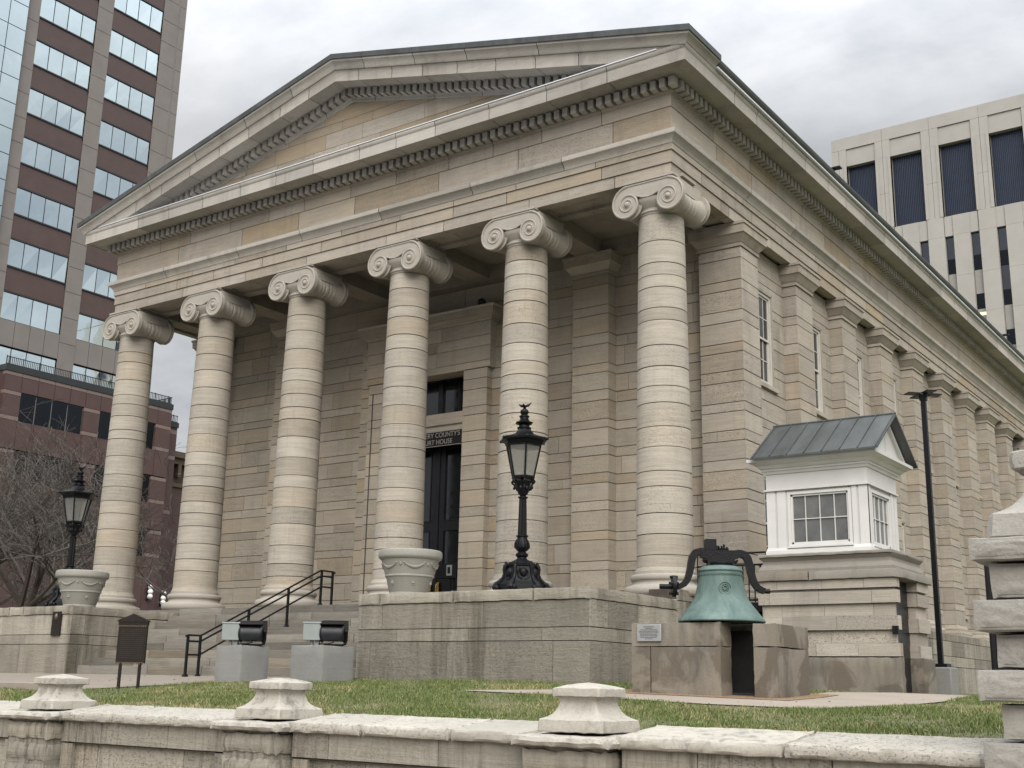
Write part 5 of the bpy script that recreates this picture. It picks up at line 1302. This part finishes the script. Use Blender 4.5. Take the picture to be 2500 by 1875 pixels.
m=MB(); rough_box(m,(-9.6,-9.42,-2.1),(-5.9,-9.24,-1.80),.1,.004,.02,0,(.4,.4,.2),3); rough_box(m,(-5.95,-9.42,-2.1),(-5.75,-8.7,-1.80),.1,.004,.02,0,(.4,.4,.2),4); setting(m.build('kerb',M['conct'],None))
# ---- grass blades
def inpoly(X,Y,poly):
    c=np.zeros(len(X),bool); n=len(poly)
    for i in range(n):
        (x0,y0),(x1,y1)=poly[i],poly[(i+1)%n]
        if y0==y1: continue
        k=((y0>Y)!=(y1>Y))&(X<(x1-x0)*(Y-y0)/(y1-y0)+x0); c^=k
    return c
def grass():
    g=np.random.default_rng(4); N=330000
    X=g.uniform(-10,9.6,N); Y=g.uniform(-11.5,-3.2,N)
    dist=np.hypot(X-C_CAM[0],Y-C_CAM[1]); keep=g.random(N)<np.clip(1.25-(dist-10)/14,.35,1)
    for P in (PLZ,PTH): keep&=~inpoly(X,Y,P)
    keep&=~((X>1.9)&(X<4.97)&(Y>-6.1)&(Y<-4.3)); keep&=~((X>-4.4)&(X<.7)&(Y>-3.95)); keep&=~((X>2)&(X<4.65)&(Y>-.4))
    keep&=~((np.abs(X+5.58)<.36)&(np.abs(Y+5.55)<.36)); keep&=~((np.abs(X+4.17)<.42)&(np.abs(Y+4.98)<.42))
    X,Y=X[keep],Y[keep]; N=len(X)
    def fn(x,y,s,o): return np.sin(x*s+o)*np.sin(y*s*1.3+o*2)+.6*np.sin(x*s*2.3+y*s*1.7+o*3)+.4*np.sin(x*s*4.1-y*s*3.7+o)
    dry=fn(X,Y,.9,1.)*.30+fn(X,Y,3.1,2.)*.2+np.clip((-10.4-Y)/1.1,0,1)*.42+.09
    thick=np.clip(.8+.35*fn(X,Y,1.6,.4),.25,1.5)
    k=g.random(N)<thick; X,Y,dry,thick=X[k],Y[k],dry[k],thick[k]; N=len(X)
    GZ=np.interp(Y,[-11.6,-9,-7,-5,-3.9,0,60],[-2.05,-1.90,-1.78,-1.70,-1.63,-1.60,-1.6])-.02*np.clip(X,0,6)
    H=g.uniform(.02,.05,N)*np.clip(thick+.15,.5,1.25); A=g.uniform(0,2*PI,N); W=g.uniform(.0025,.005,N); L=g.uniform(.2,1.1,N)*H; LA=g.uniform(0,2*PI,N)
    ca,sa=np.cos(A)*W,np.sin(A)*W; lx,ly=np.cos(LA)*L,np.sin(LA)*L
    V=np.empty((N,5,3),np.float32)
    V[:,0]=np.stack([X-ca,Y-sa,GZ-.01],1); V[:,1]=np.stack([X+ca,Y+sa,GZ-.01],1)
    V[:,2]=np.stack([X+ca*.75+lx*.4,Y+sa*.75+ly*.4,GZ+H*.62],1); V[:,3]=np.stack([X-ca*.75+lx*.4,Y-sa*.75+ly*.4,GZ+H*.62],1); V[:,4]=np.stack([X+lx,Y+ly,GZ+H],1)
    b=(np.arange(N)*5)[:,None]; F=np.concatenate([b+0,b+1,b+2,b+3,b+3,b+2,b+4],1)
    me=D.meshes.new('grass'); me.vertices.add(N*5); me.vertices.foreach_set('co',V.ravel()); me.loops.add(N*7); me.loops.foreach_set('vertex_index',F.ravel().astype(np.int32))
    ls=(np.arange(N)*7)[:,None]+np.array([[0,4]]); me.polygons.add(N*2); me.polygons.foreach_set('loop_start',ls.ravel().astype(np.int32)); me.polygons.foreach_set('loop_total',np.tile([4,3],N).astype(np.int32)); me.update(calc_edges=True)
    isdry=(g.random(N)<np.clip(dry,.05,.9)).astype(np.float32)*g.uniform(.5,1,N); cc=np.stack([g.random(N),isdry,g.random(N),np.ones(N)],1).astype(np.float32)
    at=me.attributes.new('tint','FLOAT_COLOR','CORNER'); at.data.foreach_set('color',np.repeat(cc,7,axis=0).ravel()); me.materials.append(M['blade'])
    o=link('grass',me); setting(o,'stuff'); o['label']='short green lawn grass with straw coloured patches'; return o
grass()
rv=random.Random(31); m=MB()
for k in range(420):
    x,y=rv.uniform(-9,8.5),rv.uniform(-11.2,-4.2)
    if 1.9<x<5 and -6.1<y<-4.3 or (-4.6<x<.8 and y>-4.4): continue
    z=gz(x,y)+rv.uniform(.02,.05); a=rv.uniform(0,6.28); l=rv.uniform(.012,.03); c,s=math.cos(a)*l,math.sin(a)*l
    m.poly([(x-c,y-s,z),(x+s*.5,y-c*.5,z+rv.uniform(0,.012)),(x+c,y+s,z+rv.uniform(0,.015)),(x-s*.5,y+c*.5,z)])
lv=m.build('fallen_leaves',M['leaf'],None,smooth=0); setting(lv,'stuff'); lv['label']='scattered dry leaves on the lawn and path'
# ================================================================== SKY, SUN, CAMERA
W=D.worlds.new('World'); sc.world=W; W.use_nodes=True; nt=W.node_tree; n=nt.nodes; n.clear()
class _W: node_tree=nt
t=NT(_W)
SUN_EL,SUN_AZ=R(35),R(205)   # azimuth measured for the lamp below
sky=t.new('ShaderNodeTexSky',sky_type='NISHITA'); sky.sun_disc=False; sky.sun_elevation=SUN_EL; sky.air_density=1.; sky.dust_density=3.
tc=t.new('ShaderNodeTexCoord').outputs['Generated']
sp=t.new('ShaderNodeSeparateXYZ'); t.l.new(tc,sp.inputs[0]); zc=sp.outputs[2]
# cloud deck: project the view direction on a layer
dn=t.math('ADD',t.math('MAXIMUM',zc,.0),.22); cx=t.math('DIVIDE',sp.outputs[0],dn); cy=t.math('DIVIDE',sp.outputs[1],dn)
cb=t.new('ShaderNodeCombineXYZ'); t.l.new(cx,cb.inputs[0]); t.l.new(cy,cb.inputs[1])
c1=t.noise(cb.outputs[0],2.,8,.56,.3); c2=t.noise(cb.outputs[0],.6,4,.5,.3); c3=t.noise(t.scale(cb.outputs[0],1.,1.8,1.),4.2,6,.6,.2)
cl=t.math('ADD',t.math('ADD',t.math('MULTIPLY',c1,.5),t.math('MULTIPLY',c2,.3)),t.math('MULTIPLY',c3,.2))
dens=t.rng(cl,.41,.585,0.,1.)
ccol=t.mix(dens,(.50,.525,.565),(.83,.84,.855))
grad=t.rng(zc,.42,1.,SKY_LO,SKY_HI); ccol=t.mix(1.,ccol,t.gray(grad),'MULTIPLY')
skyc=t.mix(1.,sky.outputs[0],(.08,.08,.08),'MULTIPLY')
mixc=t.mix(.95,skyc,ccol)
bg=t.new('ShaderNodeBackground'); t.l.new(mixc,bg.inputs[0]); bg.inputs[1].default_value=1.
ow=t.new('ShaderNodeOutputWorld'); t.l.new(bg.outputs[0],ow.inputs[0])
sd=Vector((math.cos(SUN_EL)*math.cos(R(-52)),math.cos(SUN_EL)*math.sin(R(-52)),math.sin(SUN_EL)))
sky.sun_rotation=math.atan2(sd.x,sd.y)
sun=D.lights.new('sun','SUN'); sun.energy=SUN_E; sun.angle=R(45); sun.color=(1.,.95,.875)
so=D.objects.new('sun',sun); COL.objects.link(so); so.rotation_euler=(-sd).to_track_quat('-Z','Y').to_euler()
cam=D.cameras.new('camera'); cam.sensor_width=36.; cam.lens=2921.4996/2500*36; cam.clip_end=2000; cam.clip_start=.05
co=D.objects.new('camera',cam); COL.objects.link(co); sc.camera=co
yaw,pit,rol=CAMYPR
f=Vector((-math.sin(yaw)*math.cos(pit),math.cos(yaw)*math.cos(pit),math.sin(pit))); r_=Vector((math.cos(yaw),math.sin(yaw),0)); u_=r_.cross(f)
rr=r_*math.cos(rol)+u_*math.sin(rol); uu=u_*math.cos(rol)-r_*math.sin(rol)
mt=Matrix((rr,uu,-f)).transposed().to_4x4(); mt.translation=C_CAM; co.matrix_world=mt
vs=sc.view_settings; vs.view_transform='Standard'; vs.look='None'; vs.exposure=EXPO; vs.gamma=1.; vs.use_curve_mapping=False
sc.cycles.max_bounces=6; sc.cycles.diffuse_bounces=1
